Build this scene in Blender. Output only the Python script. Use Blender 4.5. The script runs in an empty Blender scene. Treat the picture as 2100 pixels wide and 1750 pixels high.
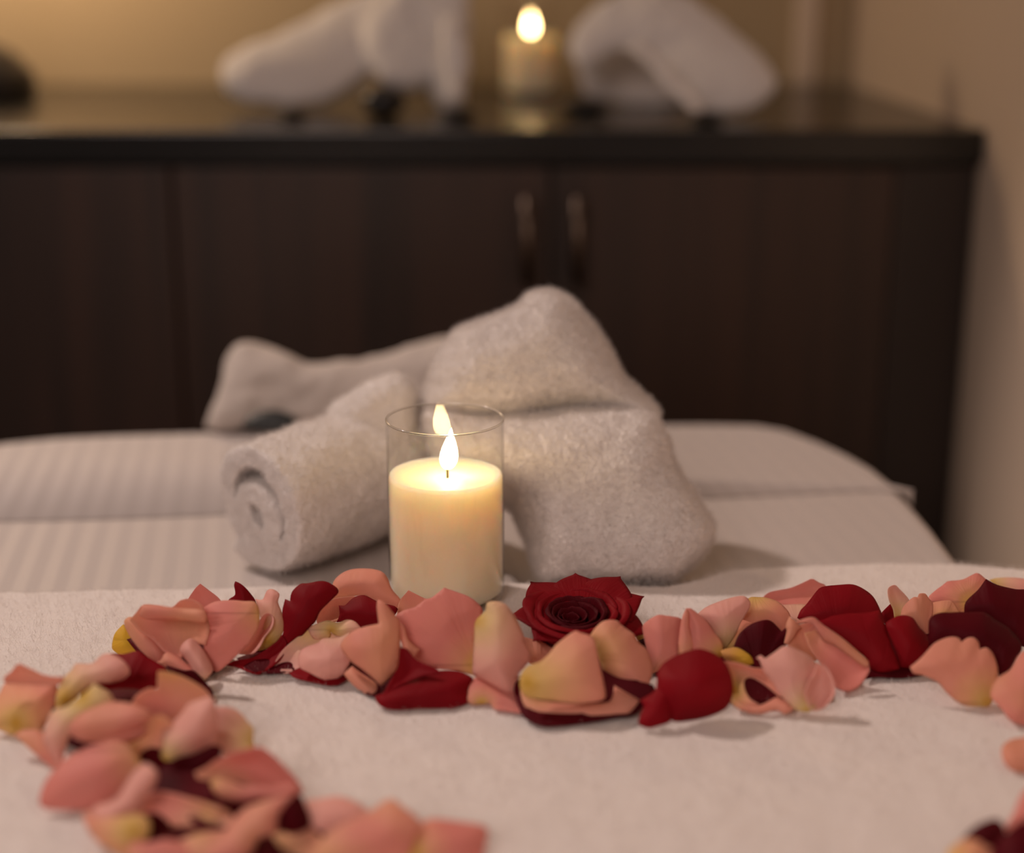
import bpy, bmesh, math, random
import numpy as np
from mathutils import Vector, noise
from mathutils.geometry import delaunay_2d_cdt

# ------------------------------------------------------------------ camera, light, exposure
SC = bpy.context.scene
COL = SC.collection
W, H = 2100.0, 1750.0
FPX = 3200.0                       # focal length in pixels of the 2100 px wide frame
PITCH = math.radians(16.3)
CAM = Vector((0.0, 0.0, 1.105))
FWD = Vector((0, math.cos(PITCH), -math.sin(PITCH)))
UPV = Vector((0, math.sin(PITCH), math.cos(PITCH)))

cam_data = bpy.data.cameras.new('camera')
cam = bpy.data.objects.new('camera', cam_data)
COL.objects.link(cam)
cam.location = CAM
cam.rotation_euler = (math.pi / 2 - PITCH, 0, 0)
cam_data.sensor_width = 36.0
cam_data.lens = 36.0 * FPX / W
cam_data.clip_start = 0.02
cam_data.dof.use_dof = True
cam_data.dof.focus_distance = 0.948
cam_data.dof.aperture_fstop = 2.05
cam_data.dof.aperture_blades = 0
SC.camera = cam

SC.view_settings.view_transform = 'Standard'
SC.view_settings.look = 'None'
SC.view_settings.gamma = 1.0
SC.view_settings.exposure = 0.0
SC.view_settings.use_curve_mapping = False

world = bpy.data.worlds.new('room_air')
SC.world = world
world.use_nodes = True
wbg = world.node_tree.nodes['Background']
wbg.inputs['Color'].default_value = (1.0, 0.77, 0.68, 1)
wbg.inputs['Strength'].default_value = 0.105

def lamp(name, kind, loc, target, energy, color, size):
    d = bpy.data.lights.new(name, kind)
    d.energy = energy
    d.color = color
    o = bpy.data.objects.new(name, d)
    COL.objects.link(o)
    o.location = loc
    v = Vector(target) - Vector(loc)
    o.rotation_euler = v.to_track_quat('-Z', 'Y').to_euler()
    if kind == 'SPOT':
        d.shadow_soft_size = size
    elif kind == 'AREA':
        d.size = size
    return o

# ceiling spotlight above the left side of the couch, and a soft fill light added behind the camera
spot = lamp('ceiling_spotlight', 'SPOT', (-1.50, 1.85, 2.62), (0.02, 0.95, 0.7), 132.0, (1.0, 0.80, 0.71), 0.065)
spot.data.spot_size = math.radians(38)
spot.data.spot_blend = 0.6
front_fill = lamp('front_fill_light', 'AREA', (-0.75, -1.1, 2.0), (0.0, 1.0, 0.75), 18.0, (1.0, 0.80, 0.72), 1.0)  # added front fill, brightens the towel fronts; no such lamp in the room

# ------------------------------------------------------------------ helpers
def ray(px, py):
    return Vector((1, 0, 0)) * ((px - W / 2) / FPX) + UPV * ((H / 2 - py) / FPX) + FWD

def hit(px, py, z):
    r = ray(px, py)
    return CAM + r * ((z - CAM.z) / r.z)

def at_y(px, py, y):
    r = ray(px, py)
    return CAM + r * ((y - CAM.y) / r.y)

def tag(o, label=None, cat=None, group=None, kind=None):
    if label: o['label'] = label
    if cat: o['category'] = cat
    if group: o['group'] = group
    if kind: o['kind'] = kind
    return o

def empty(name, loc):
    o = bpy.data.objects.new(name, None)
    COL.objects.link(o)
    o.location = loc
    o.empty_display_size = 0.02
    return o

def mesh_obj(name, verts, faces, mat, parent=None, origin=None, smooth=True):
    """One mesh object; world-space verts are stored relative to origin (or to the parent's location)."""
    org = Vector(origin) if origin is not None else (Vector(parent_world(parent)) if parent else Vector((0, 0, 0)))
    me = bpy.data.meshes.new(name)
    me.from_pydata([tuple(Vector(v) - org) for v in verts], [], faces)
    me.update()
    if mat: me.materials.append(mat)
    if smooth:
        me.polygons.foreach_set('use_smooth', [True] * len(me.polygons))
    o = bpy.data.objects.new(name, me)
    COL.objects.link(o)
    if parent:
        o.parent = parent
        o.location = org - Vector(parent_world(parent))
    else:
        o.location = org
    return o

def parent_world(p):
    v = Vector((0, 0, 0))
    while p is not None:
        v += p.location
        p = p.parent
    return v

def box_geo(x0, x1, y0, y1, z0, z1):
    v = [(x, y, z) for z in (z0, z1) for y in (y0, y1) for x in (x0, x1)]
    f = [(0, 2, 3, 1), (4, 5, 7, 6), (0, 1, 5, 4), (2, 6, 7, 3), (0, 4, 6, 2), (1, 3, 7, 5)]
    return v, f

def box(name, b, mat, parent=None, bevel=0.0, origin=None):
    v, f = box_geo(*b)
    if origin is None and parent is None:
        origin = ((b[0] + b[1]) / 2, (b[2] + b[3]) / 2, b[4])
    o = mesh_obj(name, v, f, mat, parent, origin, smooth=False)
    if bevel:
        m = o.modifiers.new('bevel', 'BEVEL')
        m.width = bevel; m.segments = 3; m.limit_method = 'ANGLE'
    return o

def lathe(name, prof, center, mat, parent=None, n=64, origin=None):
    """prof: list of (r, z); r = 0 closes the end."""
    c = Vector(center)
    verts, faces, rings = [], [], []
    full = [prof[0]]
    for (ra, za), (rb, zb) in zip(prof[:-1], prof[1:]):          # holding loops keep long walls truly straight
        L = math.hypot(rb - ra, zb - za)
        if L > 0.004 and len(prof) < 16:
            for q in (0.0004 / L, 1 - 0.0004 / L):
                full.append((ra + (rb - ra) * q, za + (zb - za) * q))
        full.append((rb, zb))
    prof = full
    for r, z in prof:
        if r < 1e-7:
            rings.append([len(verts)]); verts.append(c + Vector((0, 0, z)))
        else:
            rings.append(list(range(len(verts), len(verts) + n)))
            for k in range(n):
                a = 2 * math.pi * k / n
                verts.append(c + Vector((r * math.cos(a), r * math.sin(a), z)))
    for A, B in zip(rings[:-1], rings[1:]):
        for k in range(n):
            k2 = (k + 1) % n
            if len(A) == 1 and len(B) == 1: continue
            if len(A) == 1: faces.append((A[0], B[k2], B[k])[::-1])
            elif len(B) == 1: faces.append((A[k], A[k2], B[0]))
            else: faces.append((A[k], A[k2], B[k2], B[k]))
    return mesh_obj(name, verts, faces, mat, parent, origin)

# ------------------------------------------------------------------ materials
def new_mat(name):
    m = bpy.data.materials.new(name)
    m.use_nodes = True
    nt = m.node_tree
    nt.nodes.clear()
    out = nt.nodes.new('ShaderNodeOutputMaterial')
    return m, nt, out

def N(nt, t, **kw):
    n = nt.nodes.new(t)
    for k, v in kw.items():
        if k.startswith('_'): setattr(n, k[1:], v)
        else: n.inputs[k].default_value = v
    return n

def plain(name, col, rough=0.6, metal=0.0, bump=0.0, scale=60.0, var=0.0, spec=0.5, sheen=0.0):
    m, nt, out = new_mat(name)
    p = N(nt, 'ShaderNodeBsdfPrincipled')
    p.inputs['Roughness'].default_value = rough
    p.inputs['Metallic'].default_value = metal
    p.inputs['Specular IOR Level'].default_value = spec
    p.inputs['Sheen Weight'].default_value = sheen
    p.inputs['Base Color'].default_value = (*col, 1)
    tc = N(nt, 'ShaderNodeTexCoord')
    if var or bump:
        nz = N(nt, 'ShaderNodeTexNoise'); nz.inputs['Scale'].default_value = scale; nz.inputs['Detail'].default_value = 5
        nt.links.new(tc.outputs['Object'], nz.inputs['Vector'])
    if var:
        mx = N(nt, 'ShaderNodeMix', _data_type='RGBA')
        mx.inputs['A'].default_value = (*[c * (1 - var) for c in col], 1)
        mx.inputs['B'].default_value = (*[min(1, c * (1 + var)) for c in col], 1)
        nt.links.new(nz.outputs['Fac'], mx.inputs['Factor'])
        nt.links.new(mx.outputs['Result'], p.inputs['Base Color'])
    if bump:
        b = N(nt, 'ShaderNodeBump'); b.inputs['Strength'].default_value = bump; b.inputs['Distance'].default_value = 0.002
        nt.links.new(nz.outputs['Fac'], b.inputs['Height'])
        nt.links.new(b.outputs['Normal'], p.inputs['Normal'])
    nt.links.new(p.outputs['BSDF'], out.inputs['Surface'])
    return m

def terry_mat(name, col, scale=420.0, strength=0.9, dist=0.0018):
    m, nt, out = new_mat(name)
    p = N(nt, 'ShaderNodeBsdfPrincipled')
    p.inputs['Roughness'].default_value = 1.0
    p.inputs['Specular IOR Level'].default_value = 0.1
    p.inputs['Sheen Weight'].default_value = 0.25
    p.inputs['Sheen Roughness'].default_value = 0.5
    tc = N(nt, 'ShaderNodeTexCoord')
    vo = N(nt, 'ShaderNodeTexVoronoi'); vo.inputs['Scale'].default_value = scale
    nz = N(nt, 'ShaderNodeTexNoise'); nz.inputs['Scale'].default_value = scale * 0.55; nz.inputs['Detail'].default_value = 3
    for t in (vo, nz): nt.links.new(tc.outputs['Object'], t.inputs['Vector'])
    ad = N(nt, 'ShaderNodeMath', _operation='ADD')
    mu = N(nt, 'ShaderNodeMath', _operation='MULTIPLY'); mu.inputs[1].default_value = -0.6
    nt.links.new(vo.outputs['Distance'], mu.inputs[0])
    nt.links.new(mu.outputs[0], ad.inputs[0]); nt.links.new(nz.outputs['Fac'], ad.inputs[1])
    b = N(nt, 'ShaderNodeBump'); b.inputs['Strength'].default_value = strength; b.inputs['Distance'].default_value = dist
    nt.links.new(ad.outputs[0], b.inputs['Height'])
    nt.links.new(b.outputs['Normal'], p.inputs['Normal'])
    p.inputs['Base Color'].default_value = (*col, 1)
    nt.links.new(p.outputs['BSDF'], out.inputs['Surface'])
    return m

def sheet_mat(name, col):
    """white satin-stripe cotton: stripes run away from the camera along the couch"""
    m, nt, out = new_mat(name)
    p = N(nt, 'ShaderNodeBsdfPrincipled')
    p.inputs['Specular IOR Level'].default_value = 0.3
    geo = N(nt, 'ShaderNodeNewGeometry')
    sep = N(nt, 'ShaderNodeSeparateXYZ')
    rot = N(nt, 'ShaderNodeVectorRotate', _rotation_type='Z_AXIS'); rot.inputs['Angle'].default_value = math.radians(-9)
    nt.links.new(geo.outputs['Position'], rot.inputs['Vector'])
    nt.links.new(rot.outputs['Vector'], sep.inputs[0])
    mu = N(nt, 'ShaderNodeMath', _operation='MULTIPLY'); mu.inputs[1].default_value = 2 * math.pi / 0.0182
    sn = N(nt, 'ShaderNodeMath', _operation='SINE')
    nt.links.new(sep.outputs['X'], mu.inputs[0]); nt.links.new(mu.outputs[0], sn.inputs[0])
    mr = N(nt, 'ShaderNodeMapRange'); mr.inputs['From Min'].default_value = -0.3; mr.inputs['From Max'].default_value = 0.3
    nt.links.new(sn.outputs[0], mr.inputs['Value'])
    mx = N(nt, 'ShaderNodeMix', _data_type='RGBA')
    mx.inputs['A'].default_value = (*[c * 0.945 for c in col], 1)
    mx.inputs['B'].default_value = (*col, 1)
    nt.links.new(mr.outputs['Result'], mx.inputs['Factor'])
    nt.links.new(mx.outputs['Result'], p.inputs['Base Color'])
    mr2 = N(nt, 'ShaderNodeMapRange'); mr2.inputs['To Min'].default_value = 0.85; mr2.inputs['To Max'].default_value = 0.6
    nt.links.new(mr.outputs['Result'], mr2.inputs['Value'])
    nt.links.new(mr2.outputs['Result'], p.inputs['Roughness'])
    nt.links.new(p.outputs['BSDF'], out.inputs['Surface'])
    return m

def wood_mat(name, c0, c1, rough=0.45):
    m, nt, out = new_mat(name)
    p = N(nt, 'ShaderNodeBsdfPrincipled'); p.inputs['Roughness'].default_value = rough
    tc = N(nt, 'ShaderNodeTexCoord')
    mp = N(nt, 'ShaderNodeMapping'); mp.inputs['Scale'].default_value = (26, 26, 1.2)
    nz = N(nt, 'ShaderNodeTexNoise'); nz.inputs['Scale'].default_value = 1.0; nz.inputs['Detail'].default_value = 6; nz.inputs['Distortion'].default_value = 0.6
    nt.links.new(tc.outputs['Object'], mp.inputs['Vector']); nt.links.new(mp.outputs['Vector'], nz.inputs['Vector'])
    cr = N(nt, 'ShaderNodeValToRGB')
    cr.color_ramp.elements[0].color = (*c0, 1); cr.color_ramp.elements[1].color = (*c1, 1)
    cr.color_ramp.elements[0].position = 0.3; cr.color_ramp.elements[1].position = 0.72
    nt.links.new(nz.outputs['Fac'], cr.inputs['Fac'])
    nt.links.new(cr.outputs['Color'], p.inputs['Base Color'])
    nt.links.new(p.outputs['BSDF'], out.inputs['Surface'])
    return m

def petal_mat(name, stops, transl=0.33, rough=0.55, sheen=0.15, spec=0.25):
    """pigment runs from the petal's base (attribute tip = 0) to its rim (tip = 1)"""
    m, nt, out = new_mat(name)
    at = N(nt, 'ShaderNodeAttribute', _attribute_name='tip')
    tc = N(nt, 'ShaderNodeTexCoord')
    nz = N(nt, 'ShaderNodeTexNoise'); nz.inputs['Scale'].default_value = 55; nz.inputs['Detail'].default_value = 4
    nt.links.new(tc.outputs['Object'], nz.inputs['Vector'])
    ma = N(nt, 'ShaderNodeMath', _operation='MULTIPLY_ADD'); ma.inputs[1].default_value = 0.30; ma.inputs[2].default_value = -0.15
    nt.links.new(nz.outputs['Fac'], ma.inputs[0])
    ad = N(nt, 'ShaderNodeMath', _operation='ADD')
    nt.links.new(at.outputs['Fac'], ad.inputs[0]); nt.links.new(ma.outputs[0], ad.inputs[1])
    cr = N(nt, 'ShaderNodeValToRGB')
    e = cr.color_ramp.elements
    while len(e) < len(stops): e.new(0.5)
    for k, (pos, c) in enumerate(stops):
        e[k].position = pos; e[k].color = (*c, 1)
    nt.links.new(ad.outputs[0], cr.inputs['Fac'])
    p = N(nt, 'ShaderNodeBsdfPrincipled'); p.inputs['Roughness'].default_value = rough
    p.inputs['Sheen Weight'].default_value = sheen
    p.inputs['Specular IOR Level'].default_value = spec
    tr = N(nt, 'ShaderNodeBsdfTranslucent')
    nt.links.new(cr.outputs['Color'], p.inputs['Base Color'])
    nt.links.new(cr.outputs['Color'], tr.inputs['Color'])
    # fine veins running from base to rim
    ve = N(nt, 'ShaderNodeAttribute', _attribute_name='vein')
    n2 = N(nt, 'ShaderNodeTexNoise'); n2.inputs['Scale'].default_value = 1.0; n2.inputs['Detail'].default_value = 4
    nt.links.new(ve.outputs['Vector'], n2.inputs['Vector'])
    b = N(nt, 'ShaderNodeBump'); b.inputs['Strength'].default_value = 0.5; b.inputs['Distance'].default_value = 0.0012
    nt.links.new(n2.outputs['Fac'], b.inputs['Height'])
    nt.links.new(b.outputs['Normal'], p.inputs['Normal'])
    ms = N(nt, 'ShaderNodeMixShader'); ms.inputs[0].default_value = transl
    nt.links.new(p.outputs['BSDF'], ms.inputs[1]); nt.links.new(tr.outputs['BSDF'], ms.inputs[2])
    nt.links.new(ms.outputs[0], out.inputs['Surface'])
    return m

def emit_mat(name, col, strength):
    m, nt, out = new_mat(name)
    e = N(nt, 'ShaderNodeEmission'); e.inputs['Color'].default_value = (*col, 1); e.inputs['Strength'].default_value = strength
    nt.links.new(e.outputs[0], out.inputs['Surface'])
    return m

def glass_mat(name):
    """thin clear glass: Fresnel reflection over plain transmission"""
    m, nt, out = new_mat(name)
    ly = N(nt, 'ShaderNodeLayerWeight'); ly.inputs['Blend'].default_value = 0.5
    pw = N(nt, 'ShaderNodeMath', _operation='POWER'); pw.inputs[1].default_value = 5.0
    nt.links.new(ly.outputs['Facing'], pw.inputs[0])
    lw = N(nt, 'ShaderNodeMath', _operation='MULTIPLY_ADD'); lw.inputs[1].default_value = 0.9; lw.inputs[2].default_value = 0.022
    nt.links.new(pw.outputs[0], lw.inputs[0])
    tr = N(nt, 'ShaderNodeBsdfTransparent'); tr.inputs['Color'].default_value = (0.985, 0.98, 0.97, 1)
    gl = N(nt, 'ShaderNodeBsdfGlossy'); gl.inputs['Roughness'].default_value = 0.012
    ms = N(nt, 'ShaderNodeMixShader')
    nt.links.new(lw.outputs[0], ms.inputs[0]); nt.links.new(tr.outputs[0], ms.inputs[1]); nt.links.new(gl.outputs[0], ms.inputs[2])
    nt.links.new(ms.outputs[0], out.inputs['Surface'])
    return m

def rim_mat(name):
    m, nt, out = new_mat(name)
    g = N(nt, 'ShaderNodeBsdfGlass'); g.inputs['IOR'].default_value = 1.5; g.inputs['Roughness'].default_value = 0.12
    nt.links.new(g.outputs[0], out.inputs['Surface'])
    return m

def wax_mat(name):
    m, nt, out = new_mat(name)
    p = N(nt, 'ShaderNodeBsdfPrincipled')
    p.inputs['Base Color'].default_value = (0.965, 0.825, 0.615, 1)
    p.inputs['Roughness'].default_value = 0.5
    p.inputs['Subsurface Weight'].default_value = 1.0
    p.inputs['Subsurface Radius'].default_value = (1.0, 0.74, 0.48)
    p.inputs['Subsurface Scale'].default_value = 0.040
    nt.links.new(p.outputs['BSDF'], out.inputs['Surface'])
    return m

WHITE = (0.80, 0.745, 0.715)
M_TERRY = terry_mat('white_terry', WHITE)
M_TERRY_FINE = terry_mat('white_terry_blanket', (0.78, 0.72, 0.69), scale=420, strength=0.4, dist=0.0011)
M_SHEET = sheet_mat('satin_stripe_cotton', (0.55, 0.495, 0.47))
M_COTTON = plain('white_cotton', (0.50, 0.44, 0.40), rough=0.9, bump=0.2, scale=300)
M_WOOD = wood_mat('dark_walnut', (0.022, 0.0115, 0.008), (0.052, 0.024, 0.015), 0.42)
M_WOOD2 = wood_mat('dark_walnut_frame', (0.016, 0.010, 0.008), (0.030, 0.017, 0.012), 0.45)
M_TOP = plain('black_stone', (0.0085, 0.0080, 0.0075), rough=0.22, var=0.3, scale=90)
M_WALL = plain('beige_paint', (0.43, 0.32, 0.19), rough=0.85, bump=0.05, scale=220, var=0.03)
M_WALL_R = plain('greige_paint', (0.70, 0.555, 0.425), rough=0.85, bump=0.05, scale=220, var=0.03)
M_FLOOR = wood_mat('floor_boards', (0.10, 0.07, 0.05), (0.16, 0.11, 0.08), 0.5)
M_METAL = plain('brushed_bronze', (0.15, 0.11, 0.085), rough=0.4, metal=1.0)
M_BLACK = plain('opening_shade', (0.012, 0.014, 0.014), rough=0.5)  # near-black colour for the shaded opening of the face cradle
M_DARKSTONE = plain('basalt', (0.016, 0.013, 0.012), rough=0.35, bump=0.15, scale=120)
M_GLASS = glass_mat('clear_glass')
M_RIM = rim_mat('glass_rim')
M_WAX = wax_mat('ivory_wax')
M_WICK = plain('burnt_wick', (0.06, 0.05, 0.02), rough=0.9)
M_FLAME = emit_mat('flame_glow', (1.0, 0.70, 0.33), 46.0)
M_FLAME2 = emit_mat('far_flame_glow', (1.0, 0.66, 0.28), 30.0)
M_GLOBE = emit_mat('lamp_globe_glow', (1.0, 0.72, 0.46), 62.0)

M_PINK = petal_mat('pink_petal', [(0.0, (0.80, 0.48, 0.06)), (0.18, (0.86, 0.56, 0.20)), (0.42, (0.87, 0.45, 0.28)), (0.8, (0.86, 0.365, 0.285)), (1.0, (0.84, 0.325, 0.275))], sheen=0.05, spec=0.2)
M_PEACH = petal_mat('peach_petal', [(0.0, (0.80, 0.49, 0.055)), (0.22, (0.86, 0.60, 0.22)), (0.55, (0.91, 0.52, 0.29)), (1.0, (0.89, 0.41, 0.30))], sheen=0.05, spec=0.2)
M_PALE = petal_mat('pale_petal', [(0.0, (0.80, 0.53, 0.09)), (0.25, (0.87, 0.66, 0.33)), (0.6, (0.92, 0.60, 0.45)), (1.0, (0.90, 0.49, 0.42))], sheen=0.05, spec=0.2)
M_YEL = petal_mat('yellow_petal', [(0.0, (0.82, 0.53, 0.035)), (0.5, (0.87, 0.54, 0.08)), (1.0, (0.86, 0.48, 0.17))], sheen=0.05, spec=0.2)
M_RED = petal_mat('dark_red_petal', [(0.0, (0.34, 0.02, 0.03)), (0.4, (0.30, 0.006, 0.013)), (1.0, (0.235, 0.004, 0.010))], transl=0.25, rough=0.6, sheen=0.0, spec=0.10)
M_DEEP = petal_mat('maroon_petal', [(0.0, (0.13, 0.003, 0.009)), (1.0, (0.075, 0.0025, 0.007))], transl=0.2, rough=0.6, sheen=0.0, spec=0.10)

# ------------------------------------------------------------------ shape builders
Z_TABLE = 0.700      # mattress top / fitted sheet
Z_TOP = 0.7035       # folded top sheet
Z_TOWEL = 0.7160      # terry blanket

def smooth_outline(pts, step, corner=75):
    """closed Catmull-Rom through pts, kept sharp where the outline turns hard"""
    P = [np.array(p, float) for p in pts]
    n = len(P)
    sharp = []
    for i in range(n):
        a = P[i] - P[i - 1]; b = P[(i + 1) % n] - P[i]
        c = np.dot(a, b) / (np.linalg.norm(a) * np.linalg.norm(b) + 1e-9)
        sharp.append(math.degrees(math.acos(max(-1, min(1, c)))) > corner)
    out = []
    for i in range(n):
        p1, p2 = P[i], P[(i + 1) % n]
        p0 = P[i - 1] if not sharp[i] else p1
        p3 = P[(i + 2) % n] if not sharp[(i + 1) % n] else p2
        L = np.linalg.norm(p2 - p1)
        m = max(1, int(round(L / step)))
        t1 = (p2 - p0) * 0.5; t2 = (p3 - p1) * 0.5
        lim = 1.1 * L
        for t in (t1, t2):
            l = np.linalg.norm(t)
            if l > lim: t *= lim / l
        for k in range(m):
            t = k / m
            h = 2 * t**3 - 3 * t**2 + 1; g = t**3 - 2 * t**2 + t
            out.append(p1 * h + t1 * g + p2 * (1 - h) + t2 * (t**3 - t**2))
    return np.array(out)

def inside(poly, q):
    x, y = q[:, 0:1], q[:, 1:2]
    x1, y1 = poly[:, 0], poly[:, 1]
    x2, y2 = np.roll(x1, -1), np.roll(y1, -1)
    c = ((y1 > y) != (y2 > y)) & (x < (x2 - x1) * (y - y1) / (y2 - y1 + 1e-12) + x1)
    return c.sum(1) % 2 == 1

def edge_dist(poly, q):
    a = poly; b = np.roll(poly, -1, 0); ab = b - a
    d = np.full(len(q), 1e9)
    for i in range(0, len(q), 400):
        qq = q[i:i + 400, None, :]
        t = np.clip(((qq - a) * ab).sum(2) / ((ab * ab).sum(1) + 1e-12), 0, 1)
        dd = np.linalg.norm(qq - (a + t[..., None] * ab), axis=2).min(1)
        d[i:i + 400] = dd
    return d

def fill(pts, step):
    """triangulated fill of an outline: points, triangles, distance of each point to the rim"""
    poly = smooth_outline(pts, step)
    lo, hi = poly.min(0), poly.max(0)
    gx = np.arange(lo[0], hi[0], step); gy = np.arange(lo[1], hi[1], step * 0.866)
    g = np.array([(x + (step / 2 if j % 2 else 0), y) for j, y in enumerate(gy) for x in gx])
    if len(g):
        g = g[inside(poly, g)]
    if len(g):
        g = g[edge_dist(poly, g) > step * 0.55]
    allp = np.vstack([poly, g]) if len(g) else poly
    nb = len(poly)
    v, e, f, *_ = delaunay_2d_cdt([Vector(p) for p in allp], [(i, (i + 1) % nb) for i in range(nb)], [], 1, 1e-4)
    P = np.array([(q.x, q.y) for q in v])
    cen = np.array([P[list(t)].mean(0) for t in f])
    ok = inside(poly, cen)
    f = [tuple(t) for t, k in zip(f, ok) if k]
    return P, f, edge_dist(poly, P)

def plane_of(contact, lean, yaw, roll, z):
    P0 = hit(contact[0], contact[1], z)
    cy, sy = math.cos(math.radians(yaw)), math.sin(math.radians(yaw))
    th = math.radians(lean); ro = math.radians(roll)
    a = Vector((cy * math.cos(ro), sy * math.cos(ro), math.sin(ro)))
    b = Vector((-sy * math.cos(th), cy * math.cos(th), math.sin(th)))
    n = a.cross(b).normalized()
    return P0, n

def patch(pts, contact=None, lean=50, yaw=0, roll=0, lift=0.0, bulge=0.006, base=None, rad=140, step=None, z=Z_TOWEL, seed=0, amp=0.0011, floor=True, power=1.6, dome=0.38):
    """an open curved sheet whose rim follows an outline; it leans on its lowest point"""
    pts = np.array(pts, float)
    if contact is None:
        contact = pts[pts[:, 1].argmax()]
    size = max(np.ptp(pts[:, 0]), np.ptp(pts[:, 1]))
    st = step or max(3.2, size / 26)
    P, F, D = fill(pts, st)
    P0, n = plane_of(contact, lean, yaw, roll, z + lift)
    dm = max(D.max(), 1e-6)
    q = np.clip(D / dm, 0, 1)
    # mostly a bend about the petal's own long axis, a little cupping
    c = P.mean(0); w_, ev = np.linalg.eigh(np.cov((P - c).T))
    s_ = (P - c) @ ev[:, 0]; s_ = s_ / max(np.abs(s_).max(), 1e-6)
    l_ = (P - c) @ ev[:, 1]; l_ = l_ / max(np.abs(l_).max(), 1e-6)
    f = dome * (1 - (1 - q) ** power) + (1 - dome) * (0.85 * (1 - s_ ** 2) + 0.3 * (1 - l_ ** 2))
    near = ((P - np.array(contact)) ** 2).sum(1)          # the resting point stays where it touches
    f = f - (f[near.argmin()] if near.min() < 40 ** 2 else 0.4)
    plain_tip = base is None
    bx, by = contact if plain_tip else base
    V, T, E = [], [], []
    for (x, y), ff in zip(P, f):
        r = ray(x, y)
        t = (P0 - CAM).dot(n) / r.dot(n)
        p = CAM + r * t
        rn = r.normalized()
        off = 1.35 * bulge * ff + amp * noise.noise(Vector((p.x * 45 + seed, p.y * 45, p.z * 45))) + 0.0026 * noise.noise(Vector((x * 0.0085 + seed, y * 0.0085, seed)))
        ang_, t_ = math.atan2(y - by, x - bx), math.hypot(x - bx, y - by) / (size * 0.9)
        off += 0.0034 * min(1.2, t_ * t_) * noise.noise(Vector((math.cos(ang_) * 2.6 + seed, math.sin(ang_) * 2.6, 0.5 * t_)))
        p = p - rn * off
        if floor and p.z < z + 0.0012:
            s = (z + 0.0012 - CAM.z) / (p.z - CAM.z)
            p = CAM + (p - CAM) * s
        V.append(p)
        dx, dy = x - bx, (y - by)
        T.append(min(1.0, 0.66 + 0.55 * noise.noise(Vector((x * 0.011, y * 0.011, seed)))) if plain_tip else min(1.0, math.hypot(dx, dy) / (rad * 0.85)))
        E.append((math.atan2(dy, dx) * 9.0, math.hypot(dx, dy) * 0.006, seed))
    return V, F, T, E

def sheet_object(name, mat, patches, thick=0.00045, parent=None, origin=None):
    V, F, T, E = [], [], [], []
    for p in patches:
        o = len(V)
        V += p[0]; F += [tuple(i + o for i in f) for f in p[1]]; T += p[2]; E += p[3]
    if origin is None and parent is None:
        arr = np.array([tuple(v) for v in V])
        origin = Vector((arr[:, 0].mean(), arr[:, 1].mean(), arr[:, 2].min()))
    ob = mesh_obj(name, V, F, mat, parent, origin)
    me = ob.data
    a = me.attributes.new('tip', 'FLOAT', 'POINT'); a.data.foreach_set('value', T)
    b = me.attributes.new('vein', 'FLOAT_VECTOR', 'POINT'); b.data.foreach_set('vector', [c for e in E for c in e])
    if thick:
        m = ob.modifiers.new('thickness', 'SOLIDIFY'); m.thickness = thick; m.offset = 0
    return ob

def pillow_geo(pts, contact, lean, yaw=0, roll=0, z=Z_TOWEL, lift=0.0, T=0.03, R=60, step=8, back=1.0, zmin=None):
    """a closed, stuffed volume whose silhouette follows an outline"""
    P, F, D = fill(pts, step)
    P0, n = plane_of(contact, lean, yaw, roll, z + lift)
    q = np.clip(D / R, 0, 1)
    h = T * np.sqrt(np.clip(1 - (1 - q) ** 2, 0, 1))
    rim = D < 1e-3
    V, idxb = [], {}
    for (x, y), hh in zip(P, h):
        r = ray(x, y); t = (P0 - CAM).dot(n) / r.dot(n)
        V.append(CAM + r * t - r.normalized() * hh)
    faces = list(F)
    for i, ((x, y), hh) in enumerate(zip(P, h)):
        if rim[i]:
            idxb[i] = i
        else:
            r = ray(x, y); t = (P0 - CAM).dot(n) / r.dot(n)
            idxb[i] = len(V)
            V.append(CAM + r * t + r.normalized() * hh * back)
    faces += [tuple(idxb[i] for i in f[::-1]) for f in F]
    if zmin is not None:
        V = [v if v.z > zmin else Vector((v.x, v.y, zmin)) for v in V]
    return V, faces

TEX = {}
def tex(name, kind, size, **kw):
    if name not in TEX:
        t = bpy.data.textures.new(name, kind)
        t.noise_scale = size
        for k, v in kw.items(): setattr(t, k, v)
        TEX[name] = t
    return TEX[name]

def cloth_finish(ob, voxel=0.0016, smooth=4, big=0.005, mid=0.0022, fine=0.0016):
    """weld the folds into one soft cloth body, then give it creases and terry pile"""
    if voxel:
        m = ob.modifiers.new('weld', 'REMESH'); m.mode = 'VOXEL'; m.voxel_size = voxel; m.use_smooth_shade = True
    m = ob.modifiers.new('soften', 'SMOOTH'); m.factor = 0.6; m.iterations = smooth
    for nm, t, s in (('folds', tex('towel_folds', 'CLOUDS', 0.045), big), ('dents', tex('towel_dents', 'CLOUDS', 0.014), mid), ('pile', tex('towel_pile', 'CLOUDS', 0.0032), fine)):
        if s:
            m = ob.modifiers.new(nm, 'DISPLACE'); m.texture = t; m.strength = s; m.mid_level = 0.5; m.texture_coords = 'GLOBAL'

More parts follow.
